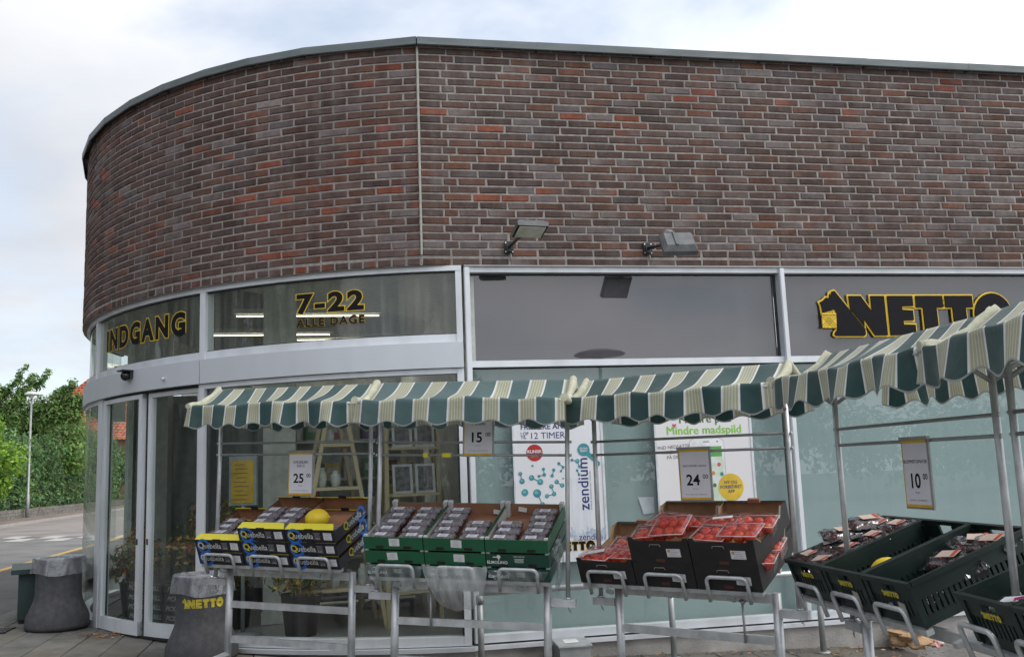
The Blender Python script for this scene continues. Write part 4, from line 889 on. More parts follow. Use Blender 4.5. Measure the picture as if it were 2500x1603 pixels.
# green cabinet behind the far bin
gr = pbr('cabinet_green', (.018, .040, .038), .55, var=.15, scale=6, dirt=(.05, .07, .065), dscale=4, damt=.5)
cz_ = G(-3.7, 3.0); t = thing('grit_cabinet', 'dark green cabinet with an overhanging top behind the far litter bin', 'cabinet', T(-3.60, 3.0, cz_) @ RZ(.285))
b = MB(); b.box((0, 0, .245), (.43, .78, .43)); b.build('body', gr, t)
b = MB(); b.box((0, 0, .482), (.56, .92, .045)); b.build('lid', gr, t)
for sx in (-.18, .18):
    b = MB(); b.box((sx, -.33, .015), (.05, .05, .03)); b.build('foot', blackm, t)
# drain
t = thing('drain_grate', 'black slotted drain grate in the paving at the left picture edge', 'drain', T(-3.78, 2.18, G(-3.78, 2.18)+.003) @ RZ(.0))
b = MB(); b.box((0, 0, 0), (.30, .03, .012), M=T(0, -.135, 0)); b.box((0, .27/2+.0, 0), (.30, .03, .012)); b.build('frame', blackm, t)
for i in range(8):
    b = MB(); b.box((-.13+.037*i, 0, 0), (.018, .235, .012)); b.build('bar', blackm, t)
# metal bait box at the wall foot
t = thing('metal_box', 'small grey sheet metal box with a pale label at the foot of the plinth', 'box', T(1.06, -.17, G(1.06, -.1)))
b = MB(); b.box((0, 0, .065), (.24, .22, .13)); b.build('body', galv_d, t)
b = MB(); b.add([(-.13, -.125, .128), (.13, -.125, .128), (.13, .125, .15), (-.13, .125, .15), (-.13, -.125, .140), (.13, -.125, .140), (.13, .125, .162), (-.13, .125, .162)], [(3, 2, 1, 0), (4, 5, 6, 7), (0, 1, 5, 4), (1, 2, 6, 5), (2, 3, 7, 6), (3, 0, 4, 7)]); b.build('lid', galv, t)
b = MB(); b.quad((-.06, -.05, .149), (.05, -.05, .149), (.05, .06, .1585), (-.06, .06, .1585)); b.build('label', pwhite, t)
# crumpled paper bag, leaf litter
def crumple(name, mat_, sx, sy, sz, seed, parent=None, n=14, amp=.22):
    r_ = np.random.default_rng(seed); b = MB(); ph = r_.random((6, 3))*6.28; fq = 2+r_.random((6, 3))*5
    def fn(u, v):
        a = 2*math.pi*u; p_ = math.pi*(v-.5); d = Vector((math.cos(p_)*math.cos(a), math.cos(p_)*math.sin(a), math.sin(p_)))
        k = 1+amp*sum(math.sin(fq[i][0]*d.x+ph[i][0])*math.sin(fq[i][1]*d.y+ph[i][1])*math.cos(fq[i][2]*d.z+ph[i][2]) for i in range(6))
        return (d.x*sx*k, d.y*sy*k, max(-sz, d.z*sz*k))
    b.grid(fn, n*2, n, smooth=False); return b.build(name, mat_, parent)
o = crumple('paper_bag', pbr('kraft_paper', (.42, .27, .15), .8, var=.12, scale=15), .17, .09, .075, 3); o.matrix_world = T(3.92, -.14, G(3.9, 0)+.07) @ RZ(-.25) @ RY(.15)
tag(o, 'crumpled brown paper bag on the ground by the plinth', 'paper bag')
o = crumple('sweet_wrapper', pbr('wrapper_red', (.42, .10, .07), .5, col2=(.6, .55, .5), scale=30), .07, .05, .03, 5); o.matrix_world = T(4.12, -.20, G(4.1, 0)+.03)
tag(o, 'small red and white wrapper beside the crumpled paper bag', 'litter')
lv = MB()
for i in range(420):
    k = random.random()
    if k < .55: x = random.uniform(.4, 6); y = -abs(random.gauss(0, .10))-.03
    elif k < .8: x = random.gauss(3.5, .5); y = random.uniform(-.6, -.1)
    else: x = random.gauss(-2.75, .14); y = random.gauss(1.72, .10)
    if inside_shop(x, y, .02): continue
    s_ = random.uniform(.008, .024); M = T(x, y, G(x, y)+.006+random.random()*.008) @ RZ(random.random()*6.3) @ RX(random.uniform(-.5, .5)); c = random.choice([(.26, .12, .05), (.34, .18, .08), (.20, .10, .05), (.40, .26, .14)])
    lv.add([M @ Vector(q) for q in ((-s_, 0, 0), (0, -s_*.5, .003), (s_, 0, 0), (0, s_*.5, .003))], [(0, 1, 2, 3)], 0, c)
tag(lv.build('leaf_litter', attr_mat('dry_leaves', rough=.8, nscale=40, bump=0)), 'dry brown leaves strewn along the foot of the plinth', 'leaves', kind='stuff')
# things behind the doors: stacks of charcoal boxes, flowers
cb = pbr('charcoal_box', (.03, .034, .034), .5); cw_ = pbr('box_letter', (.26, .27, .26), .6)
tm = setmat(textmesh('PICKNICK-GRILL', .058, bold=.0012, shear=.25), cw_)
for st_, (x, y, rz) in enumerate(((-2.32, 2.12, -.72), (-1.93, 1.77, -.68))):
    for k in range(5):
        t = thing('charcoal_box', 'black picnic grill box inside the doors, %s of the %s stack' % (('lowest', 'second', 'middle', 'fourth', 'top')[k], ('left', 'right')[st_]), 'box', T(x+random.uniform(-.01, .01), y, .2+.085*k) @ RZ(rz+random.uniform(-.04, .04)), 'stacked grill boxes inside the doors')
        b = MB(); b.box((0, 0, .04), (.50, .36, .078)); b.box((0, 0, .0793), (.48, .34, .0015)); b.build('carton', cb, t); mk('lettering', tm, t, T(0, -.182, .018) @ UP)
FLW = [(.10, .16, .04), (.14, .20, .05), (.45, .30, .03), (.42, .16, .03), (.08, .13, .04), (.30, .10, .08), (.5, .42, .05)]
k = 0
for x, y, h, lab in ((-2.05, 2.75, 1.0, 'bucket of yellow cut flowers just inside the doors'), (-1.72, 2.35, 1.05, 'bucket of orange cut flowers behind the right door'), (-1.62, 1.75, .9, 'bucket of mixed flowers near the notice stand'), (-2.7, 3.0, .8, 'bucket of leafy plants behind the left door'), (-1.0, 1.05, .8, 'bucket of flowers behind the cherry stall')):
    t = thing('flower_bucket', lab, 'flowers', T(x, y, .2), 'flower buckets inside the shop')
    b = MB(); b.lathe([(0, .01), (.13, .01), (.17, .34), (.18, .35), (.16, .35), (.12, .05)], 18); b.build('bucket', blackm, t)
    mk('flowers', setmat(leaf_mesh('flowers', [(0, 0, .5), (.12, .05, h*.75), (-.14, -.04, h*.7), (.02, -.1, h*.9), (0, .1, h)], [.24, .2, .2, .18, .16], 900, .035, FLW, shell=1.0), leafm), t)
    b = MB()
    for i in range(14): a = i*2.4; b.tube([(.05*math.cos(a), .05*math.sin(a), .3), (.16*math.cos(a), .16*math.sin(a), h*.9)], .005, 5)
    b.build('stems', pbr('stem_green', (.06, .11, .03), .7), t)
# white shelving and wrapped goods seen through the door glass
t = thing('white_cabinet', 'pale tall fridge cabinet seen through the doors', 'cabinet', T(-2.2, 5.2, .2) @ RZ(.1))
b = MB(); b.box((0, 0, 1.2), (1.6, .5, 2.4)); b.build('body', pbr('cabinet_white', (.45, .48, .46), .5), t)
for i in range(2):
    b = MB(); b.box((-.4+.8*i, -.262, 1.25), (.72, .02, 2.1)); b.build('door', pbr('fridge_glass', (.22, .27, .26), .15), t); b = MB(); b.box((-.06+.12*i, -.285, 1.2), (.03, .03, .6)); b.build('handle', alu, t)

# ================================================================== market stalls
A_, B_, ZT, ZM, Z1, Z2, ZR, ZE, FO, RL = .49, .614, .765, .543, 1.645, 1.565, 2.03, 1.903, .308, .638
STALLS = [(-1.035, -.713, .119, -.563, .033), (.075, -1.518, .057, -.443, .041), (1.284, -2.203, .021, -.823, .009), (1.767, -3.658, .011, -1.602, .004), (1.639, -4.998, .011, -1.72, 0.0)]
SM = [T(x, y, z) @ RZ(yw) @ RY(rl_) for x, y, z, yw, rl_ in STALLS]
def canopy_mat(nm_, g1, g2, tl):
    m = bpy.data.materials.new(nm_); m.use_nodes = True; t = m.node_tree; N = t.nodes; L = t.links; b = N['Principled BSDF']; b.inputs['Roughness'].default_value = .55; b.inputs['Specular IOR Level'].default_value = .5; b.inputs['Sheen Weight'].default_value = .2
    uv = N.new('ShaderNodeUVMap'); sp = N.new('ShaderNodeSeparateXYZ'); L.new(uv.outputs[0], sp.inputs[0])
    def mt(op, a, b_=None):
        n = N.new('ShaderNodeMath'); n.operation = op
        for i, q in enumerate((a, b_)):
            if q is None: continue
            if isinstance(q, (int, float)): n.inputs[i].default_value = q
            else: L.new(q, n.inputs[i])
        return n.outputs[0]
    fr = mt('FRACT', mt('ADD', sp.outputs[0], .5)); d = mt('ABSOLUTE', mt('SUBTRACT', fr, .5))     # 0 at the middle of a pale stripe
    pale = mt('LESS_THAN', d, .245); inner = mt('LESS_THAN', d, .195)
    ln = mt('FRACT', mt('ADD', mt('MULTIPLY', fr, 13.0), .0)); thinl = mt('LESS_THAN', ln, .26)
    def mix(f, a, c):
        n = N.new('ShaderNodeMix'); n.data_type = 'RGBA'; L.new(f, n.inputs[0])
        for i, q in ((6, a), (7, c)):
            if isinstance(q, tuple): n.inputs[i].default_value = (*q, 1)
            else: L.new(q, n.inputs[i])
        return n.outputs[2]
    beige = mix(thinl, (.40, .40, .28), (.60, .60, .47)); st = mix(inner, (.74, .75, .76), beige)
    tcn = N.new('ShaderNodeTexCoord'); nz = N.new('ShaderNodeTexNoise'); nz.inputs['Scale'].default_value = 6; nz.inputs['Detail'].default_value = 6; L.new(tcn.outputs['Object'], nz.inputs['Vector'])
    grn = mix(nz.outputs['Fac'], g1, g2); col = mix(pale, grn, st)
    n5 = N.new('ShaderNodeTexNoise'); n5.inputs['Scale'].default_value = 2.3; n5.inputs['Detail'].default_value = 8; n5.inputs['Roughness'].default_value = .65; L.new(tcn.outputs['Object'], n5.inputs['Vector'])
    gr_ = N.new('ShaderNodeMapRange'); gr_.inputs['From Min'].default_value = .48; gr_.inputs['From Max'].default_value = .75; gr_.inputs['To Max'].default_value = .30; L.new(n5.outputs['Fac'], gr_.inputs[0]); col = mix(gr_.outputs[0], col, (.17, .18, .15))
    edge = mt('GREATER_THAN', sp.outputs[1], .5); col = mix(edge, col, (.30, .31, .30))     # bound hem
    L.new(col, b.inputs['Base Color'])
    tr = N.new('ShaderNodeBsdfTranslucent'); L.new(col, tr.inputs[0]); ms = N.new('ShaderNodeMixShader'); ms.inputs[0].default_value = tl; L.new(b.outputs[0], ms.inputs[1]); L.new(tr.outputs[0], ms.inputs[2]); L.new(ms.outputs[0], N['Material Output'].inputs[0])
    nb_ = N.new('ShaderNodeTexNoise'); nb_.inputs['Scale'].default_value = 9; nb_.inputs['Detail'].default_value = 3; L.new(tcn.outputs['Object'], nb_.inputs['Vector']); bp = N.new('ShaderNodeBump'); bp.inputs['Strength'].default_value = .35; bp.inputs['Distance'].default_value = .02; L.new(nb_.outputs['Fac'], bp.inputs['Height']); L.new(bp.outputs[0], b.inputs['Normal'])
    return m
CANV = [canopy_mat('striped_canvas', (.024, .074, .075), (.040, .098, .098), .30), canopy_mat('pale_striped_canvas', (.06, .125, .128), (.095, .165, .165), .34), canopy_mat('dark_striped_canvas', (.013, .052, .050), (.024, .075, .072), .26)]; hemm = pbr('canvas_hem', (.56, .56, .43), .8, trans=.25, scale=30)  # one striped canvas in three green tones, chosen per stall
def canopy(parent, seed):
    NP = (7, 6, 6, 7, 6)[seed-3]
    r_ = random.Random(seed); ph = [r_.uniform(0, 6.28) for _ in range(8)]; W2 = RL+.012
    nu, nv = 132, 60
    def drop(u): return .150+(.016+.004*math.sin(u*11+ph[7]))*(-math.cos(2*math.pi*u*NP))
    def fn(u, v):
        X = (-W2+2*W2*u)*(1+.024*max(0, 1-2*min(v, 1-v)))
        # v: 0 front hem .. .16 front eave .. .5 ridge .. .84 back eave .. 1 back hem
        end = min(u, 1-u); pinch = max(0, 1-end/.05)
        side = -1 if v < .5 else 1; w = v if v < .5 else 1-v
        sw = .010*math.sin(X*7+ph[0])+.007*math.sin(X*15+ph[1]+side)+.006*math.sin(X*29+ph[6])
        if w <= .16:
            t = w/.16; dz = drop(u)*(1-t); Y = FO+.012+(.012+.016*math.sin(2*math.pi*u*NP/2+ph[2]+side))*(1-t)+.014*math.sin(X*17+ph[3]+2*math.sin(X*3+ph[5]))*(1-t); Z = ZE-dz+sw*.3
        else:
            t = (w-.16)/.34; Y = FO*(1-t)+.012*(1-t); sag = .046*math.sin(math.pi*t)*(1+.5*math.sin(X*5+ph[4]+side)+.25*math.sin(X*13+ph[7]))
            Z = ZE+(ZR-ZE)*t-sag+sw*(1-t)*.6+.006*math.sin(X*19+t*5+ph[5])*math.sin(math.pi*t)
        Y *= 1-.06*pinch*(w <= .3); Z -= .006*pinch
        return (X, side*Y, Z)
    b = MB(); b.grid(fn, nu, nv, uv=lambda u, v: (u*NP, 1.0 if (v < .012 or v > .988) else 0.0)); o = b.build('canopy', CANV[(0, 1, 2, 2, 2)[seed-3]], parent)
    for u in (0.0, 1.0):
        b = MB(); pts = []
        for i in range(13):
            q = Vector(fn(u, .16+.68*i/12)); q.x += (-.002 if u == 0 else .002)+.006*math.sin(i*1.9+seed); q.z += .004; pts.append(q)
        b.tube(pts, [.017+.011*abs(math.sin(i*1.3+seed)) for i in range(13)], 9); b.build('rolled_hem', hemm, o)
    return o
SL_ = ['market stall with green striped awning selling cherries in black boxes, furthest left', 'market stall with green striped awning carrying the green cherry boxes', 'market stall with green striped awning carrying black nectarine boxes', 'market stall with green striped awning carrying dark green plastic crates', 'market stall with green striped awning cut off by the right picture edge']
stallo = []
rodx = {1: -.25, 2: .30}
for si, M in enumerate(SM):
    t = thing('market_stall', SL_[si], 'stall', M, 'striped market stalls in a row'); stallo.append(t); Mi = M.inverted()
    for sx in (-1, 1):
        wp = M @ Vector((sx*A_, 0, 0)); gz = (G(wp.x, wp.y)-wp.z)+.10
        b = MB(); b.tube([(sx*A_, 0, gz), (sx*A_, 0, ZT+.03)], .0245, 16); b.build('leg', galv, t)
        b = MB(); b.box((sx*(A_+.022+.075), 0, .690), (.15, .042, .044)); b.build('bracket', galv, t)
        b = MB(); b.tube([(sx*B_, 0, .711), (sx*B_, 0, ZR-.03)], .0142, 12); b.tube([(sx*B_, 0, .7115), (sx*B_, 0, .724)], .022, 12); b.build('post', galv, t)
        b = MB(); b.tube([(sx*B_, -.004, .668), (sx*B_+.01, -.01, .645), (sx*B_+.018, -.012, .658), (sx*B_+.02, -.01, .635)], .0028, 6); b.build('split_pin', galv_d, t)
        for k_, zz in enumerate((Z1, Z2)):
            b = MB(); b.tube([(sx*(B_+.016), 0, zz), (sx*(B_+.026), 0, zz)], .0085, 8); b.build('bolt', galv, t)
        for sy in (-1, 1):
            b = MB(); b.tube([(sx*B_, 0, ZR-.26), (sx*B_, sy*.10, ZR-.20), (sx*B_, sy*(FO-.01), ZE-.018)], .010, 8); b.build('awning_brace', galv_d, t)
        b = MB(); b.tube([(sx*A_, .0, gz+.10), (sx*A_, -.34, gz+.07)], .024, 4, smooth=False); b.build('base_arm', galv, t)
        for sy in (-.31, .02):
            c = thing('x', 'x', 'x') if False else mk('caster', None, t, T(sx*(A_-.07 if sy > 0 else A_), sy, gz-.10))
            b = MB(); b.tube([(-.012, 0, .05), (.012, 0, .05)], .05, 18); b.build('wheel', pbr('caster_rubber', (.05, .052, .055), .7), c)
            b = MB(); b.box((-.019, .0, .085), (.004, .035, .09)); b.box((.019, 0, .085), (.004, .035, .09)); b.box((0, 0, .131), (.042, .04, .006)); b.build('fork', galv_d, c)
    for nm, zz, hh in (('crossbeam', ZT-.003, .050), ('crossbeam', ZM, .044), ('crossbeam', .31, .044)):
        b = MB(); b.box((0, .006, zz), (2*A_-.046, .026, hh)); b.build(nm, galv, t)
    b = MB(); b.tube([(-A_-.02, -.335, .20), (A_+.02, -.335, .20)], .016, 10); b.build('base_bar', galv, t)
    for zz in (Z1, Z2):
        b = MB(); b.tube([(-B_, 0, zz), (B_, 0, zz)], .0078, 10); b.build('rail', galv_d, t)
    for sy in (-1, 0, 1):
        b = MB(); b.tube([(-RL, sy*(FO-.004), ZE-.022 if sy else ZR-.022), (RL, sy*(FO-.004), ZE-.022 if sy else ZR-.022)], .010, 10); b.build('awning_bar', galv_d, t)
    canopy(t, si+3)
    if si in rodx:
        b = MB(); b.tube([(rodx[si], -.02, ZT-.03), (rodx[si]+.005, -.02, ZM-.02)], .007, 8); b.tube([(rodx[si]-.015, -.02, ZT-.02), (rodx[si]+.015, -.02, ZT-.03)], .009, 8); b.build('prop_rod', galv_d, t)
# tray of each stall: tilted rack with bent-tube stops at its lower edge
TILT = [.387, .347, .341, .335, .335]; Y0 = [-.104, -.111, -.109, -.122, -.122]; ZZ0 = [.820, .821, .809, .799, .799]; XX0 = [-.669, -.634, -.684, -.940, -.92]; BW = [.379, .390, .383, .383, .383]; BD = [.50, .54, .545, .61, .61]
TM = [T(0, Y0[i], ZZ0[i]) @ RX(TILT[i]) for i in range(5)]      # tray frame: x along, y up the slope, z off the tray
def stop_path(w=.235, h=.085, r=.03):
    P = [(-w/2, 0, -.06)]
    for i in range(5): a = math.pi-i*math.pi/8; P.append((-w/2+r+r*math.cos(a), 0, h-r+r*math.sin(a)))
    for i in range(5): a = math.pi/2-i*math.pi/8; P.append((w/2-r+r*math.cos(a), 0, h-r+r*math.sin(a)))
    P.append((w/2, 0, -.06)); return P
for si in range(5):
    t = stallo[si]; tr = mk('tray', None, t, TM[si]); x0 = XX0[si]; x1 = x0+3*BW[si]
    for yy in (.02, .30, BD[si]-.03):
        b = MB(); b.box(((x0+x1)/2, yy, -.016), (x1-x0-.02, .035, .024)); b.build('tray_rail', galv, tr)
    for xx in (-A_+.13, A_-.13):
        b = MB(); b.box((xx, BD[si]/2, -.04), (.03, BD[si]-.02, .022)); b.build('tray_arm', galv, tr)
    for k in range(3):
        cxx = x0+BW[si]*(k+.5); b = MB(); b.tube([(cxx+p_[0], -.022, p_[2]) for p_ in stop_path()], .0108, 10); b.build('crate_stop', galv, tr)
        if si < 3:
            b = MB(); b.box((cxx, -.004, -.047), (.045, .018, .022), RY(.3)); b.build('stop_clip', galv_d, tr)
# ================================================================== goods
def CM(si, x, y=0.0, z=0.0): return SM[si] @ TM[si] @ T(x, y, z)
card = pbr('cardboard_inside', (.30, .145, .085), .85, var=.1, scale=18)
card_l = pbr('cardboard_light', (.42, .27, .15), .85, var=.1, scale=18)
def shell_box(w, d, h, t, hf, hb, hs, base=.006):
    """open box: floor, front, back and two sides as inner + outer skins"""
    b = MB(); x, e = w/2, t
    b.box((0, d/2, base/2), (w-2*t, d-2*t, base), mi=1)
    def wall(cx_, cy_, sx, sy, hh): b.box((cx_, cy_, hh/2), (sx, sy, hh))
    wall(0, t/2, w, t, hf); wall(0, d-t/2, w, t, hb); wall(-x+t/2, d/2, t, d-2*t, hs); wall(x-t/2, d/2, t, d-2*t, hs)
    # inner skins
    b.quad((-x+t, t+.0006, base), (-x+t, t+.0006, hf), (x-t, t+.0006, hf), (x-t, t+.0006, base), 1)
    b.quad((-x+t, d-t-.0006, base), (x-t, d-t-.0006, base), (x-t, d-t-.0006, hb), (-x+t, d-t-.0006, hb), 1)
    b.quad((-x+t+.0006, t, base), (-x+t+.0006, d-t, base), (-x+t+.0006, d-t, hs), (-x+t+.0006, t, hs), 1)
    b.quad((x-t-.0006, t, base), (x-t-.0006, t, hs), (x-t-.0006, d-t, hs), (x-t-.0006, d-t, base), 1)
    return b
stick = pbr('sticker', (.66, .66, .68), .5, var=.05, scale=20); stxt = pbr('sticker_print', (.33, .33, .35), .6)
def sticker(parent, x, z, w, h, y=-.001, rot=0.0, lines=5, sm=None):
    b = MB(); b.box((x, y-.0006, z), (w, .0008, h), RY(rot)); o = b.build('sticker', sm or stick, parent)
    b = MB()
    for i in range(lines): b.box((x+random.uniform(-.1, .05)*w, y-.0013, z+h*(.34-.68*i/max(1, lines-1))), (w*random.uniform(.4, .75), .0003, h*.045), RY(rot))
    if lines: b.build('sticker_print', stxt, o)
# ---- cherry boxes (black, yellow lips, blue ring)
qblack = pbr('box_black', (.012, .012, .020), .38, var=.25, scale=10); qyel = pbr('box_yellow', (.72, .62, .02), .45, var=.04); qblue = pbr('print_blue', (.02, .14, .52), .45); qtext = pbr('print_cream', (.62, .62, .58), .5); qyt = pbr('print_q_yellow', (.68, .58, .03), .5)
W1, D1, H1 = BW[0]-.006, BD[0], .092
def ring(cx_, cz_, r0, r1, n=28, a0=0, a1=360):
    b = MB(); vs = []
    for i in range(n+1):
        a = math.radians(a0+(a1-a0)*i/n); vs += [(cx_+r0*math.cos(a), 0, cz_+r0*math.sin(a)), (cx_+r1*math.cos(a), 0, cz_+r1*math.sin(a))]
    b.add(vs, [(2*i, 2*i+1, 2*i+3, 2*i+2) for i in range(n)]); return b
qmesh = setmat(textmesh('uebella ...', .056, bold=.0003, align='LEFT', xs=.92), qtext); Q1 = setmat(textmesh('Q', .062, bold=.0014, align='LEFT'), qyt); Q2 = setmat(textmesh('Q', .062, bold=.0014, align='LEFT'), qtext)
box_q = shell_box(W1, D1, H1, .005, H1-.002, H1-.002, H1-.020).mesh('carton', [qblack, card])
def lip(y, s):
    b = MB(); yy = y; b.add([(-W1/2, yy, H1-.003), (W1/2, yy, H1-.003), (W1/2-.02, yy+s*.045, H1+.022), (-W1/2+.02, yy+s*.045, H1+.022), (-W1/2, yy+s*.002, H1-.006), (W1/2, yy+s*.002, H1-.006), (W1/2-.02, yy+s*.047, H1+.018), (-W1/2+.02, yy+s*.047, H1+.018)], [(0, 1, 2, 3), (7, 6, 5, 4), (0, 4, 5, 1), (1, 5, 6, 2), (2, 6, 7, 3), (3, 7, 4, 0)]); return b
lipf, lipb = lip(0, 1).mesh('yellow_lip', qyel), lip(D1, -1).mesh('yellow_lip', qyel)
b = ring(-.118, .042, .036, .055); rb = b; rb.quad((-.095, 0, .012), (-.078, 0, .012), (-.062, 0, -.0), (-.08, 0, -.0)); ringm = rb.mesh('blue_ring', qblue)
b = MB()
for i in range(7): b.box((.055+.004*(i % 2), 0, .068-.0075*i), (.05-.006*(i % 3), .0003, .0022))
linem = b.mesh('small_print', stxt)
b = MB(); b.box((0, 0, 0), (.062, .006, .020)); tabm = b.mesh('lip_notch', qblack)
def cherry_box(si, x, z, label, yq=True, top=True, side=False):
    t = thing('cherry_box', label, 'box', CM(si, x, 0, z) @ RZ(random.uniform(-.01, .01)), 'black and yellow cherry boxes')
    mk('carton', box_q, t)
    if top: mk('yellow_lip', lipf, t); mk('yellow_lip', lipb, t); mk('lip_notch', tabm, t, T(0, -.001, H1-.006)); mk('lip_notch', tabm, t, T(0, D1-.045, H1+.024))
    mk('blue_ring', ringm, t, T(.0, -.0012, 0)); mk('lettering', Q1 if yq else Q2, t, T(-.165, -.0032, .028) @ UP); mk('lettering', qmesh, t, T(-.118, -.0030, .028) @ UP); mk('small_print', linem, t, T(0, -.0008, 0))
    sticker(t, .135, .045, .062, .050, -.0005, random.uniform(-.05, .05), 4)
    if side:
        mk('lettering', Q1, t, T(W1/2+.0015, .12, .025) @ RZ(math.pi/2) @ UP @ Matrix.Scale(1.2, 4)); mk('lettering', qmesh, t, T(W1/2+.0015, .18, .025) @ RZ(math.pi/2) @ UP @ Matrix.Scale(1.2, 4))
        mk('blue_ring', ringm, t, T(W1/2+.0012, D1*.93, .0) @ RZ(math.pi/2))
    return t
pos = ('left', 'middle', 'right')
for k, n in ((0, 2), (1, 3), (2, 3)):
    for j in range(n):
        nm = ('lowest', 'second', 'top')[j] if n == 3 else ('lower', 'top')[j]
        cherry_box(0, XX0[0]+BW[0]*(k+.5), j*(H1+.001), 'black and yellow cherry box, %s of the %s stack on the first stall' % (nm, pos[k]), yq=(k > 0), top=True, side=(k == 2))
# ---- cherry punnets
cherry = pbr('dark_cherries', (.035, .012, .018), .3, var=.5, scale=60, col2=(.10, .035, .045)); lidm = clear('punnet_lid', (.9, .9, .93), 1.5, .06, refl=2.6, milk=.17, milkcol=(.55, .53, .58), streak=.25, bump=.4, bscale=60); rimm = pbr('punnet_rim', (.05, .04, .045), .4)
plabel = pbr('punnet_label', (.74, .73, .79), .5, var=.05, scale=30); plp = pbr('punnet_label_print', (.12, .12, .22), .5)
PW, PD, PH = .152, .082, .046
def punnet_proto(seed):
    r_ = random.Random(seed); out_ = []
    b = MB(); b.add([(-PW*.44, -PD*.42, 0), (PW*.44, -PD*.42, 0), (PW*.44, PD*.42, 0), (-PW*.44, PD*.42, 0), (-PW/2, -PD/2, PH*.62), (PW/2, -PD/2, PH*.62), (PW/2, PD/2, PH*.62), (-PW/2, PD/2, PH*.62)], [(3, 2, 1, 0), (0, 1, 5, 4), (1, 2, 6, 5), (2, 3, 7, 6), (3, 0, 4, 7)])
    for i in range(6):
        for j in range(4): b.sphere((-PW*.42+PW*.168*i+r_.uniform(-.004, .004), -PD*.36+PD*.24*j+r_.uniform(-.003, .003), PH*.60+r_.uniform(-.003, .004)), .0135, 7, 5)
    out_.append(('cherries', b.mesh('cherries', cherry)))
    b = MB(); x, y = PW/2, PD/2
    lo = [(-x, -y, PH*.62), (x, -y, PH*.62), (x, y, PH*.62), (-x, y, PH*.62)]; hi = [(-x*.9, -y*.86, PH), (x*.9, -y*.86, PH), (x*.9, y*.86, PH), (-x*.9, y*.86, PH)]
    b.add(lo+hi, [(4, 5, 6, 7)]+[(i, (i+1) % 4, 4+(i+1) % 4, 4+i) for i in range(4)]); out_.append(('lid', b.mesh('lid', lidm)))
    b = MB()
    for (xa, ya), (xb, yb) in (((-x, -y), (x, -y)), ((x, -y), (x, y)), ((x, y), (-x, y)), ((-x, y), (-x, -y))): b.tube([(xa, ya, PH*.62), (xb, yb, PH*.62)], .003, 5)
    out_.append(('rim', b.mesh('rim', rimm)))
    lx = r_.uniform(-.025, .02); b = MB(); b.box((lx, -.004, PH+.0012), (.066, .056, .0008), RZ(r_.uniform(-.12, .12))); out_.append(('label', b.mesh('label', plabel)))
    b = MB()
    for i in range(3): b.box((lx, -.024+.02*i, PH+.0022), (.042, .004, .0004))
    out_.append(('label_print', b.mesh('label_print', plp))); return out_
PUN = [punnet_proto(i) for i in range(4)]
def punnet(si, x, y, z, label, tip=0.0):
    t = thing('cherry_punnet', label, 'punnet', CM(si, x+random.uniform(-.006, .006), y, z) @ RZ(random.uniform(-.06, .06)) @ RX(tip), 'clear punnets of dark cherries')
    for nm, me in random.choice(PUN): mk(nm, me, t)
ordn = ('front', 'second', 'third', 'fourth', 'fifth', 'back')
def rowpun(si, bx, ztop, cols, w, d, where):
    for ci, rows in enumerate(cols):
        for j in rows:
            x = bx+(-w*.24 if ci == 0 else w*.24); y = .075+(d-.14)*j/4.6
            punnet(si, x, y, ztop-.068+.006*j, 'cherry punnet, %s in the %s column of the %s' % (ordn[j], ('left', 'right')[ci], where), -.10)
c0 = [XX0[0]+BW[0]*(k+.5) for k in range(3)]
rowpun(0, c0[0], 2*H1, ([0, 1, 2, 3], [0, 1, 2]), W1, D1, 'left cherry box on the first stall')
rowpun(0, c0[1], 3*H1, ([0, 1, 2, 3], [0, 1, 2, 3]), W1, D1, 'middle cherry box on the first stall')
rowpun(0, c0[2], 3*H1, ([0], [0]), W1, D1, 'right cherry box on the first stall')
melon = pbr('melon_skin', (.78, .55, .015), .45, scale=14, col2=(.85, .63, .04), bump=.25, bscale=18)
def melon_at(si, x, y, z, r, label):
    b = MB(); b.sphere((0, 0, 0), r, 20, 14, sc=(1.22, 1, .95)); b.tube([(r*1.19, 0, 0), (r*1.27, 0, .004)], .008, 8); o = b.build('melon', melon); o.matrix_world = CM(si, x, y, z) @ RZ(.3); tag(o, label, 'melon', 'yellow melons')
melon_at(0, c0[2]-.06, .20, 2*H1+.075, .068, 'yellow melon lying in the right cherry box')
# ---- green cherry boxes
gbr = pbr('box_green', (.010, .098, .042), .5, var=.10, scale=8); gdk = pbr('box_dark_green', (.006, .052, .034), .45, var=.1, scale=8); inw = pbr('box_inner_white', (.50, .50, .50), .6)
W2_, D2_, H2_ = BW[1]-.006, BD[1], .090
slot = pbr('slot_dark', (.015, .010, .008), .9)
def green_mesh(m):
    b = shell_box(W2_, D2_, H2_, .006, H2_-.012, H2_-.004, H2_-.010)
    for sx in (-1, 1):
        for yy in (.0, D2_): pass
        b.box((sx*(W2_/2-.014), D2_-.02, H2_*.5+.008), (.026, .04, H2_+.014), mi=2); b.box((sx*(W2_/2-.012), .016, H2_*.5), (.022, .022, H2_-.006), mi=2)
    return b.mesh('carton', [m, card, inw])
gm_b, gm_d = green_mesh(gbr), green_mesh(gdk)
b = MB()
for sx in (-.09, .09):
    P = rrect(sx-.027, sx+.027, .004, .022, .008, 4); b.add([(x, 0, z) for x, z in P], [tuple(range(len(P)))])
slotm = b.mesh('hand_slots', slot)
lin2 = MB()
for sx in (-1, 1): lin2.quad((sx*(W2_/2-.0075), .02, .008), (sx*(W2_/2-.0075), D2_*.97, .008), (sx*(W2_/2-.0075), D2_*.97, H2_-.014), (sx*(W2_/2-.0075), .02, H2_-.014))
lin2m = lin2.mesh('white_lining', inw)
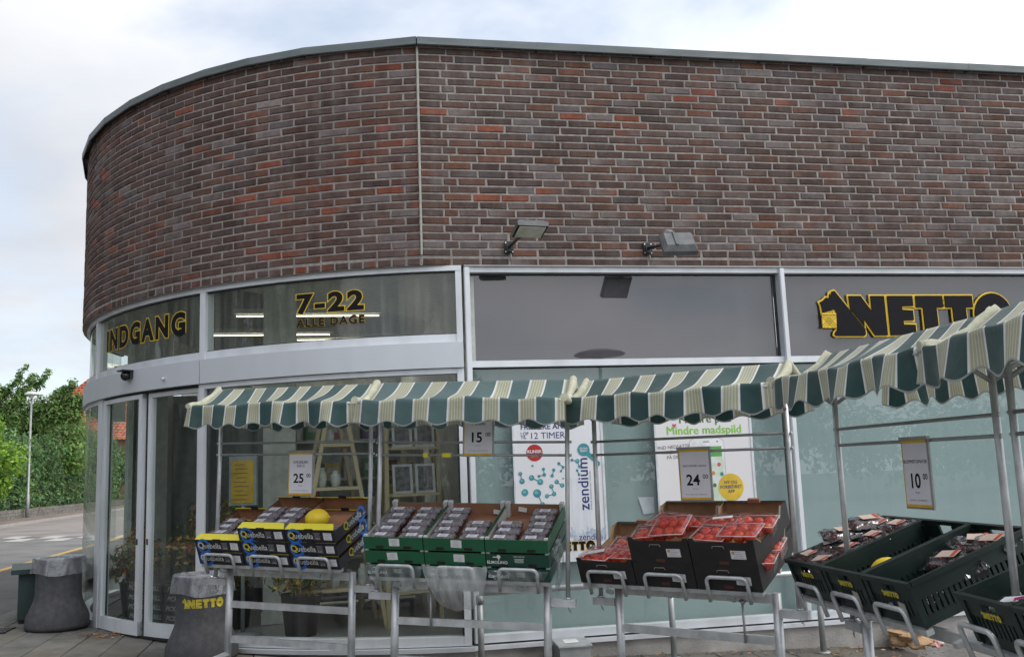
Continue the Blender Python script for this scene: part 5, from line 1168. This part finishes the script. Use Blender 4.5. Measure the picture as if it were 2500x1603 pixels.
emt = setmat(textmesh('ELMOLINO', .026, bold=.0006), pwhite); ems = setmat(textmesh('TABLE GRAPES', .011), pwhite)
def green_box(x, z, label, bright, st=True, prt=False):
    t = thing('green_box', label, 'box', CM(1, x, 0, z), 'green fruit boxes'); mk('carton', gm_b if bright else gm_d, t); mk('hand_slots', slotm, t, T(0, -.0008, 0)); mk('white_lining', lin2m, t)
    if st: sticker(t, random.uniform(-.02, .03), .046, .068, .048, -.0006, random.uniform(-.06, .06), 5)
    if prt:
        mk('lettering', emt, t, T(-.125, -.001, .018) @ UP); mk('lettering', ems, t, T(.01, -.001, .062) @ UP)
        b = MB(); b.box((-.135, -.001, .060), (.03, .0004, .006)); disc(b, -.115, .062, .012, -.0012, n=14); b.box((-.115, -.001, .047), (.006, .0004, .016)); b.build('emblem', pwhite, t)
        b = MB()
        for i in range(4): b.box((.01, -.001, .05-.007*i), (.06-.01*(i % 2), .0004, .0024))
        b.build('small_print', pwhite, t)
g0 = [XX0[1]+BW[1]*(k+.5) for k in range(3)]
for k in range(3):
    for j in range(3):
        br = j > 0 if k < 2 else j > 1
        green_box(g0[k], j*(H2_+.001), '%s green fruit box, %s of the %s stack on the second stall' % ('bright' if br else 'dark', ('lowest', 'second', 'top')[j], pos[k]), br, st=br and not (k == 2), prt=not br)
rowpun(1, g0[0], 3*H2_, ([0, 1, 2, 3, 4], [0, 1, 2, 3, 4]), W2_, D2_, 'left green box')
rowpun(1, g0[1], 3*H2_, ([0, 1, 2, 3, 4], [0, 1, 2]), W2_, D2_, 'middle green box')
rowpun(1, g0[2], 3*H2_, ([0, 1, 2], [0, 1, 2, 3, 4]), W2_, D2_, 'right green box')
for k, x_ in ((1, .14), (2, -.08)):
    b = MB(); b.box((0, 0, 0), (.055, .001, .03)); o = b.build('paper_scrap', pwhite); o.matrix_world = CM(1, g0[k]+x_, D2_-.03, 3*H2_-.05+(.02 if k == 2 else 0)) @ RY(.15); tag(o, 'white paper scrap stuck in the back of the %s green box' % pos[k], 'paper')
# plastic film hanging under the green boxes
filmw = clear('wrap_film', (.92, .95, .95), 1.45, .10, refl=2.0, milk=.08, milkcol=(.66, .70, .71), streak=.22, bump=.7, bscale=14)
def film_sheet(label, x0, x1, ztop, zlow, y, seed, belly=.05):
    r_ = random.Random(seed); p_ = [r_.uniform(0, 6.3) for _ in range(6)]; b = MB()
    def fn(u, v):
        edge = 4*u*(1-u); x = x0+(x1-x0)*(u if v < .3 else (.5+(u-.5)*(1-.12*v*v)))
        z = ztop+(zlow*(.25+.75*edge**.6)-ztop*0)*v*1.0 if False else ztop-(ztop-zlow)*v*(.30+.70*edge**.45)
        yy = y-belly*math.sin(math.pi*v)*edge-.005*math.sin(u*13+p_[0]+v*4)-.003*math.sin(u*29+p_[1]-v*7)
        return (x, yy, z+.006*math.sin(u*23+p_[2])*v)
    b.grid(fn, 40, 20); o = b.build('plastic_film', filmw); o.matrix_world = SM[1] @ TM[1]; tag(o, label, 'plastic film', 'plastic film on the green boxes')
fm_ = filmw; filmw = clear('bag_film', (.88, .91, .91), 1.45, .10, refl=2.0, milk=.30, milkcol=(.66, .69, .70), streak=.25, bump=.5, bscale=14)
film_sheet('clear plastic film sagging below the middle green stack', g0[1]-.20, g0[1]+.21, .10, -.19, -.038, 2, .045); filmw = fm_
film_sheet('clear plastic film over the bottom left green box', g0[0]-.19, g0[0]+.19, .095, -.06, -.036, 4, .012)
film_sheet('clear plastic film over the bottom right green box', g0[2]-.19, g0[2]+.19, .085, -.005, -.036, 8, .01)
b = MB(); p_ = [random.uniform(0, 6) for _ in range(4)]
b.grid(lambda u, v: (g0[2]+W2_/2+.012+.03*math.sin(math.pi*v)+.010*math.sin(u*17+v*5), .02+u*.28*(1-.55*v), .17-.26*v+.008*math.sin(u*29)), 24, 18); o = b.build('plastic_film', filmw); o.matrix_world = SM[1] @ TM[1]; tag(o, 'clear plastic film hanging off the right side of the green boxes', 'plastic film', 'plastic film on the green boxes')
# ---- nectarine boxes
nblk = pbr('box_matt_black', (.014, .013, .013), .6, var=.25, scale=9)
W3, D3, H3 = BW[2]-.006, BD[2], .157
def nect_mesh():
    b = MB(); w, d, t = W3, D3, .006
    b.box((0, d/2, .003), (w-2*t, d-2*t, .006), mi=1)
    f = lambda y: (lambda x, z: (x, y, z))
    fr_ = [(-w/2, 0), (w/2, 0), (w/2, H3), (w/2-.025, H3), (w/2-.04, H3-.018), (-w/2+.04, H3-.018), (-w/2+.025, H3), (-w/2, H3)]
    b.prism(fr_, f(0), f(t)); b.add([(x, t+.0006, z) for x, z in fr_], [tuple(range(8))], 1)
    b.box((0, d-t/2, H3/2+.0), (w, t, H3)); b.quad((-w/2+t, d-t-.0006, .006), (w/2-t, d-t-.0006, .006), (w/2-t, d-t-.0006, H3-.002), (-w/2+t, d-t-.0006, H3-.002), 1)
    for sx in (-1, 1):
        P = [(t, 0), (d-t, 0), (d-t, H3), (d-.10, H3), (d-.13, H3-.05), (.10, H3-.06), (.05, H3-.02), (t, H3-.01)]
        b.prism(P, lambda y, z: (sx*w/2, y, z), lambda y, z: (sx*(w/2-t), y, z)); b.add([(sx*(w/2-t-.0006), y, z) for y, z in P], [tuple(range(8))], 1)
        b.box((sx*(w/2-.003), d-.115, H3-.022), (.0075, .075, .004), RX(.95), mi=2)
        b.box((sx*(w/2-.003), .075, H3-.035), (.0075, .06, .004), RX(-.7), mi=2)
    b.add([(-w/2, d, H3), (w/2, d, H3), (w/2-.03, d-.055, H3+.012), (-w/2+.03, d-.055, H3+.012)], [(0, 1, 2, 3), (3, 2, 1, 0)])
    return b.mesh('carton', [nblk, card_l, pbr('cut_edge', (.55, .47, .36), .8)])
nm_ = nect_mesh()
b = MB(); b.box((0, 0, 0), (.055, .002, .018)); nslot = b.mesh('hand_slot', pbr('slot_brown', (.09, .03, .02), .8))
b = MB()
for a_, c_ in (((-.03, .010), (.03, .010)), ((-.03, .010), (-.036, -.004)), ((.03, .010), (.036, -.004))): b.tube([(a_[0], 0, a_[1]), (c_[0], 0, c_[1])], .0012, 4)
ncut = b.mesh('tab_cut', pbr('cut_edge', (.55, .47, .36), .8))
b = MB(); b.box((0, 0, 0), (.07, .02, .022)); ntab = b.mesh('back_tab', card)
n0 = [XX0[2]+BW[2]*(k+.5) for k in range(3)]
orange = pbr('sticker_orange', (.6, .22, .06), .5)
def nect_box(k, j, label, tab=True):
    t = thing('nectarine_box', label, 'box', CM(2, n0[k], 0, j*(H3-.0175)), 'black nectarine boxes'); mk('carton', nm_, t); mk('hand_slot', nslot, t, T(.0, -.0006, .022)); mk('tab_cut', ncut, t, T(-.02, -.001, H3-.05))
    if tab: mk('back_tab', ntab, t, T(.02, D3-.05, H3+.022))
    sticker(t, .09, .06+.01*j, .085, .048, -.0006, random.uniform(-.05, .05), 4); b = MB(); disc(b, .062, .072+.01*j, .008, -.0022, n=14); b.build('sticker_dot', orange, t)
for k, n in ((0, 1), (1, 2), (2, 2)):
    for j in range(n): nect_box(k, j, 'black nectarine box, %s' % ('single one at the left of the third stall' if n == 1 else '%s of the %s stack on the third stall' % (('lower', 'upper')[j], pos[k])), tab=(j == n-1 and k != 1))
nect = pbr('nectarine_skin', (.62, .035, .028), .32, scale=22, col2=(.58, .24, .07), lo=.45, hi=.75, bump=.0); pet = clear('pet_punnet', (.97, .86, .86), 1.45, .04, refl=2.0, milk=.015, milkcol=(.75, .3, .3), streak=.05, bump=.5, bscale=40)
def nect_punnet(M, label, seed, bag=False):
    r_ = random.Random(seed); t = thing('nectarine_punnet', label, 'punnet', M, 'clear punnets of nectarines')
    for i in range(3):
        for j in range(2):
            b = MB(); b.sphere((0, 0, 0), .031, 14, 10, sc=(1, 1, .95)); b.mesh
            o = b.build('nectarine', nect, t); o.matrix_basis = T(-.058+.058*i+r_.uniform(-.004, .004), -.032+.064*j, .034+r_.uniform(0, .008)) @ RX(r_.random()*6) @ RZ(r_.random()*6)
    b = MB(); x, y, h = .098, .072, .066
    lo = [(-x*.88, -y*.86, 0), (x*.88, -y*.86, 0), (x*.88, y*.86, 0), (-x*.88, y*.86, 0)]; mid = [(-x, -y, h*.9), (x, -y, h*.9), (x, y, h*.9), (-x, y, h*.9)]; hi = [(-x*.93, -y*.9, h+.012), (x*.93, -y*.9, h+.012), (x*.93, y*.9, h+.012), (-x*.93, y*.9, h+.012)]
    b.add(lo+mid+hi, [(8, 9, 10, 11)]+[(i, (i+1) % 4, 4+(i+1) % 4, 4+i) for i in range(4)]+[(4+i, 4+(i+1) % 4, 8+(i+1) % 4, 8+i) for i in range(4)]); b.build('clear_box', pet, t)
    b = MB()
    for i in range(4): b.tube([mid[i], mid[(i+1) % 4]], .0028, 5)
    b.build('rim', pbr('pet_rim', (.75, .55, .55), .3), t)
    if bag:
        b = MB(); b.box((.0, -.02, h+.016), (.10, .035, .001), RZ(.5)); b.build('label', pwhite, t)
spots = [(0, -.08, .10, .075, 'front left in the single black box', 1), (0, .10, .12, .075, 'front right in the single black box', 0), (0, .04, .25, .075, 'behind in the single black box', 0),
         (1, -.09, .13, .215, 'front left in the middle black box', 0), (1, .05, .13, .262, 'front middle, showing yellow fruit, in the middle black box', 0), (1, -.06, .29, .215, 'back left in the middle black box', 0), (1, .13, .30, .20, 'back right in the middle black box', 0),
         (2, -.09, .12, .215, 'front left in the right black box', 0), (2, .08, .11, .238, 'front right in the right black box', 0), (2, -.08, .28, .215, 'back left with a white tag in the right black box', 1), (2, .10, .28, .215, 'back right in the right black box', 0), (2, .12, .30, .06, 'showing through the side cut of the right stack', 0), (2, .12, .14, .06, 'low in the right stack behind the side cut', 0)]
for i, (k, x, y, z, lab, bag) in enumerate(spots):
    nect_punnet(CM(2, n0[k]+x, y, z) @ RZ(random.uniform(-.2, .2)) @ RX(.30 if i == 4 else random.uniform(-.10, .10)) @ RY(random.uniform(-.1, .1)) @ Matrix.Scale(1.13, 4), 'clear punnet of red nectarines, '+lab, i, bag)
# ---- plastic crates
pg = pbr('crate_green', (.005, .017, .015), .42, var=.2, scale=7, dirt=(.016, .030, .027), dscale=6, damt=.5)
cyel = pbr('crate_yellow', (.55, .46, .03), .6)
W4, D4, H4 = BW[3]-.004, BD[3], .20
def crate_mesh():
    b = MB(); w, d, h, t = W4, D4, H4, .010; iw, idp = w-.02, d-.02
    b.box((0, d/2, .006), (w-.05, d-.05, .012))
    # rim
    for (cx_, cy_, sx, sy) in ((0, .006, w, .018), (0, d-.006, w, .018), (-w/2+.008, d/2, .018, d-.036), (w/2-.008, d/2, .018, d-.036)): b.box((cx_, cy_, h-.010), (sx, sy, .020))
    def side(L, f, slots, handle):
        # f(along, z, thick) -> centre; builds solid bands and slats between slots
        z0, z1, z2, z3 = .0, .045, .115, h-.02
        f(0, (z0+z1)/2, L, z1-z0); 
        n = slots
        pitch = L/n
        for i in range(n): f(-L/2+pitch*(i+.5), (z1+z2)/2, pitch*.62, z2-z1)
        if handle:
            f(-L/2+(L/2-.05)/2, (z2+z3)/2, L/2-.05, z3-z2); f(L/2-(L/2-.05)/2, (z2+z3)/2, L/2-.05, z3-z2); f(0, z2+.011, .10, .022)
        else: f(0, (z2+z3)/2, L, z3-z2)
    side(w-.03, lambda a, z, l, hh: b.box((a, .012+.014*(1-z/h), z), (l, t, hh)), 12, True)
    side(w-.03, lambda a, z, l, hh: b.box((a, d-.012-.014*(1-z/h), z), (l, t, hh)), 12, True)
    for sx in (-1, 1): side(d-.03, lambda a, z, l, hh: b.box((sx*(w/2-.012-.014*(1-z/h)), d/2+a, z), (t, l, hh)), 22, False)
    for sx in (-1, 1):
        for sy in (0, 1): b.box((sx*(w/2-.02), .02 if not sy else d-.02, h/2-.005), (.030, .030, h-.03))
    return b.mesh('shell', pg)
cmesh = crate_mesh(); clogo = logo_flat(.0).mesh('logo', cyel)
def crate(si, x, label, st=False):
    t = thing('plastic_crate', label, 'crate', CM(si, x, 0, 0), 'dark green plastic crates'); mk('shell', cmesh, t); mk('logo', clogo, t, T(-.06, .0065, .118) @ UP @ Matrix.Scale(.068, 4))
    if st: sticker(t, .05, .06, .05, .07, .014, .1, 0, pbr('sticker_kraft', (.45, .42, .38), .6))
    return t
k0 = [XX0[3]+BW[3]*(k+.5) for k in range(3)]
crate(3, k0[0], 'dark green plastic crate full of wrapped tomato packs, furthest left'); crate(3, k0[1], 'dark green plastic crate almost empty with a yellow melon, second from left', True); crate(3, k0[2], 'dark green plastic crate with a few tomato packs at its back, third from left', True)
k5 = [XX0[4]+BW[4]*(k+.5) for k in range(2)]
crate(4, k5[0]+.10, 'dark green plastic crate of wrapped vegetables at the right picture edge'); crate(4, k5[1]+.10, 'dark green plastic crate mostly cut off by the right picture edge')
blk_tray = pbr('black_tray', (.015, .015, .016), .4); wrapm = clear('cling_film', (.75, .75, .78), 1.5, .08, refl=2.5, milk=.015, milkcol=(.5, .5, .52), streak=.10, bump=.35, bscale=16); tom = pbr('plum_tomato', (.16, .014, .010), .25)
redl = pbr('pack_label_red', (.50, .05, .03), .5); crm = pbr('pack_label_cream', (.55, .42, .36), .5)
def pack(M, label, seed, fill=None, lab=True):
    r_ = random.Random(seed); t = thing('tomato_pack', label, 'pack', M, 'film-wrapped tomato packs'); x, y, h = .098, .062, .045
    b = MB(); b.add([(-x*.85, -y*.8, 0), (x*.85, -y*.8, 0), (x*.85, y*.8, 0), (-x*.85, y*.8, 0), (-x, -y, h), (x, -y, h), (x, y, h), (-x, y, h)], [(3, 2, 1, 0), (0, 1, 5, 4), (1, 2, 6, 5), (2, 3, 7, 6), (3, 0, 4, 7)]); b.build('tray', blk_tray, t)
    b = MB()
    for i in range(4):
        for j in range(2): b.sphere((-.07+.046*i, -.026+.05*j, h*.75), .021, 9, 6, sc=(1.1, 1, .9))
    b.build('tomatoes', fill or tom, t)
    def fn(u, v):
        X = -x*1.16+2.32*x*u; Y = -y*1.12+2.24*y*v; e = max(abs(2*u-1), abs(2*v-1))
        z = h+.022-.03*max(0, e-.72)/.28+.005*math.sin(u*15+seed)*math.sin(v*11+seed*2)+.002*math.sin(u*37+v*23+seed); return (X+.008*math.sin(v*19+seed), Y, z)
    b = MB(); b.grid(fn, 22, 16); b.build('film', wrapm, t)
    if lab:
        b = MB(); b.box((.01, 0, h+.030), (.10, .06, .001), RZ(r_.uniform(-.4, .4))); o = b.build('label', crm, t); b = MB(); b.box((.045, .0, h+.0325), (.018, .05, .0006)); b.build('label_band', redl, o)
    return t
def PM(si, x, y, z, rz=0.0, rx=0.0, ry=0.0): return CM(si, x, y, z) @ RZ(rz) @ RX(rx) @ RY(ry)
pk = [(-.09, .09, .155, .2, 0, 0), (.08, .08, .15, -.1, .1, 0), (-.08, .22, .16, 1.4, .1, .2), (.08, .23, .155, .3, 0, 0), (-.09, .37, .165, 1.3, .0, .3), (.09, .38, .16, -.2, .1, 0), (-.08, .51, .17, .1, .1, .25), (.08, .52, .16, .2, 0, 0), (0.0, .30, .105, 0, 0, 0), (-.1, .30, .20, 1.5, .4, .5), (-.09, .45, .205, 1.5, .4, .45)]
for i, (x, y, z, rz, rx, ry) in enumerate(pk): pack(PM(3, k0[0]+x, y, z-.022, rz, rx*.6, ry*.6), 'wrapped tomato pack in the full crate, %s layer, number %s from the front' % ('lower' if z < .12 else ('topmost' if z > .19 else 'upper'), ('one', 'two', 'three', 'four', 'five', 'six', 'seven', 'eight', 'nine', 'ten', 'eleven')[i]), i+1, lab=(i != 8))
pack(PM(3, k0[1]-.06, .10, .016, .5), 'single wrapped tomato pack at the front of the almost empty crate', 31, lab=False)
melon_at(3, k0[1]+.06, .20, .115, .070, 'yellow melon in the almost empty plastic crate')
for i, (x, y, z, rz, rx, ry, lab) in enumerate(((-.06, .36, .09, .4, .1, 0, 'left'), (.09, .34, .085, -.3, .15, 0, 'right'), (-.05, .50, .11, 1.2, .2, .2, 'back left'), (.08, .50, .12, .3, .1, 0, 'back right'), (.0, .10, .02, .6, .0, 0, 'front bottom'))): pack(PM(3, k0[2]+x, y, z, rz, rx, ry), 'wrapped tomato pack lying %s in the third plastic crate' % lab, 41+i)
veg = pbr('green_veg', (.10, .20, .05), .4, scale=30, col2=(.22, .32, .10)); wl = pbr('pack_label_white', (.66, .66, .72), .5)
for i, (x, y) in enumerate(((-.04, .13), (.11, .16), (-.05, .30), (.10, .33))):
    t = pack(PM(4, k5[0]+.10+x, y, .07, .3+.4*i), 'wrapped green vegetable pack with white label, %s in the right edge crate' % ('front left', 'front right', 'back left', 'back right')[i], 61+i, veg, False)
    b = MB(); b.box((0, -.01, .0765), (.075, .05, .001), RZ(.2)); o = b.build('label', wl, t); b = MB(); b.box((.03, -.005, .078), (.03, .03, .0006), RZ(.6)); b.build('label_band', pbr('pack_magenta', (.4, .02, .14), .5), o)
# ---- price signs hung on the rails
sfr = pbr('sign_frame_grey', (.33, .34, .33), .45, metal=.3); spap = pbr('sign_paper', (.66, .65, .70), .6, var=.02); sy_ = pbr('sign_edge_yellow', (.62, .38, .02), .5)
def price(si, x, ztop, lines, num, lab, tip=0.0, sub='PR. KG'):
    t = thing('price_sign', lab, 'price sign', SM[si] @ T(x, -.020, ztop) @ RX(tip), 'price signs on the stalls')
    b = MB(); b.box((0, 0, -.15), (.204, .008, .306)); b.box((0, -.003, -.002), (.21, .018, .014)); b.build('frame', sfr, t)
    b = MB(); b.box((0, -.0055, -.157), (.180, .003, .272)); b.build('paper', spap, t)
    b = MB(); b.box((0, -.0075, -.016), (.184, .002, .012)); b.box((0, -.0075, -.289), (.184, .002, .012)); b.box((-.093, -.0066, -.152), (.006, .002, .262)); b.build('yellow_edge', sy_, t)
    text('lettering', lines, min(.026, .27/max(len(q_) for q_ in lines.split('\n'))), ink, t, T(0, -.0078, -.108) @ UP, bold=.0, line=.95); text('lettering', num, .086, ink, t, T(-.014, -.0078, -.212) @ UP, bold=.0018); text('lettering', '00', .034, ink, t, T(.064, -.0078, -.176) @ UP, bold=.0004)
    text('small_print', sub, .011, pgrey, t, T(0, -.0078, -.237) @ UP); text('small_print', 'PR. KG 50,00   KUN I DENNE UGE', .0085, pgrey, t, T(-.0, -.0078, -.268) @ UP)
price(0, .085, 1.586, 'KIRSEBÆR\n500 G', '25', 'white price sign reading 25 on the first stall')
price(1, .053, 1.858, 'RØDE DRUER\nSTENFRI', '15', 'white price sign reading 15 half hidden by the second awning')
price(2, .062, 1.586, 'NEKTARINER I BAKKE', '24', 'white price sign reading 24 above the nectarine boxes', .04)
price(3, .093, 1.578, 'BLOMMETOMATER', '10', 'white price sign reading 10 above the plastic crates')
for x in (-.30, -.16):
    b = MB(); b.box((x, 0, Z2), (.03 if x < -.2 else .055, .03, .026)); o = b.build('rail_tape', qyel, stallo[1])
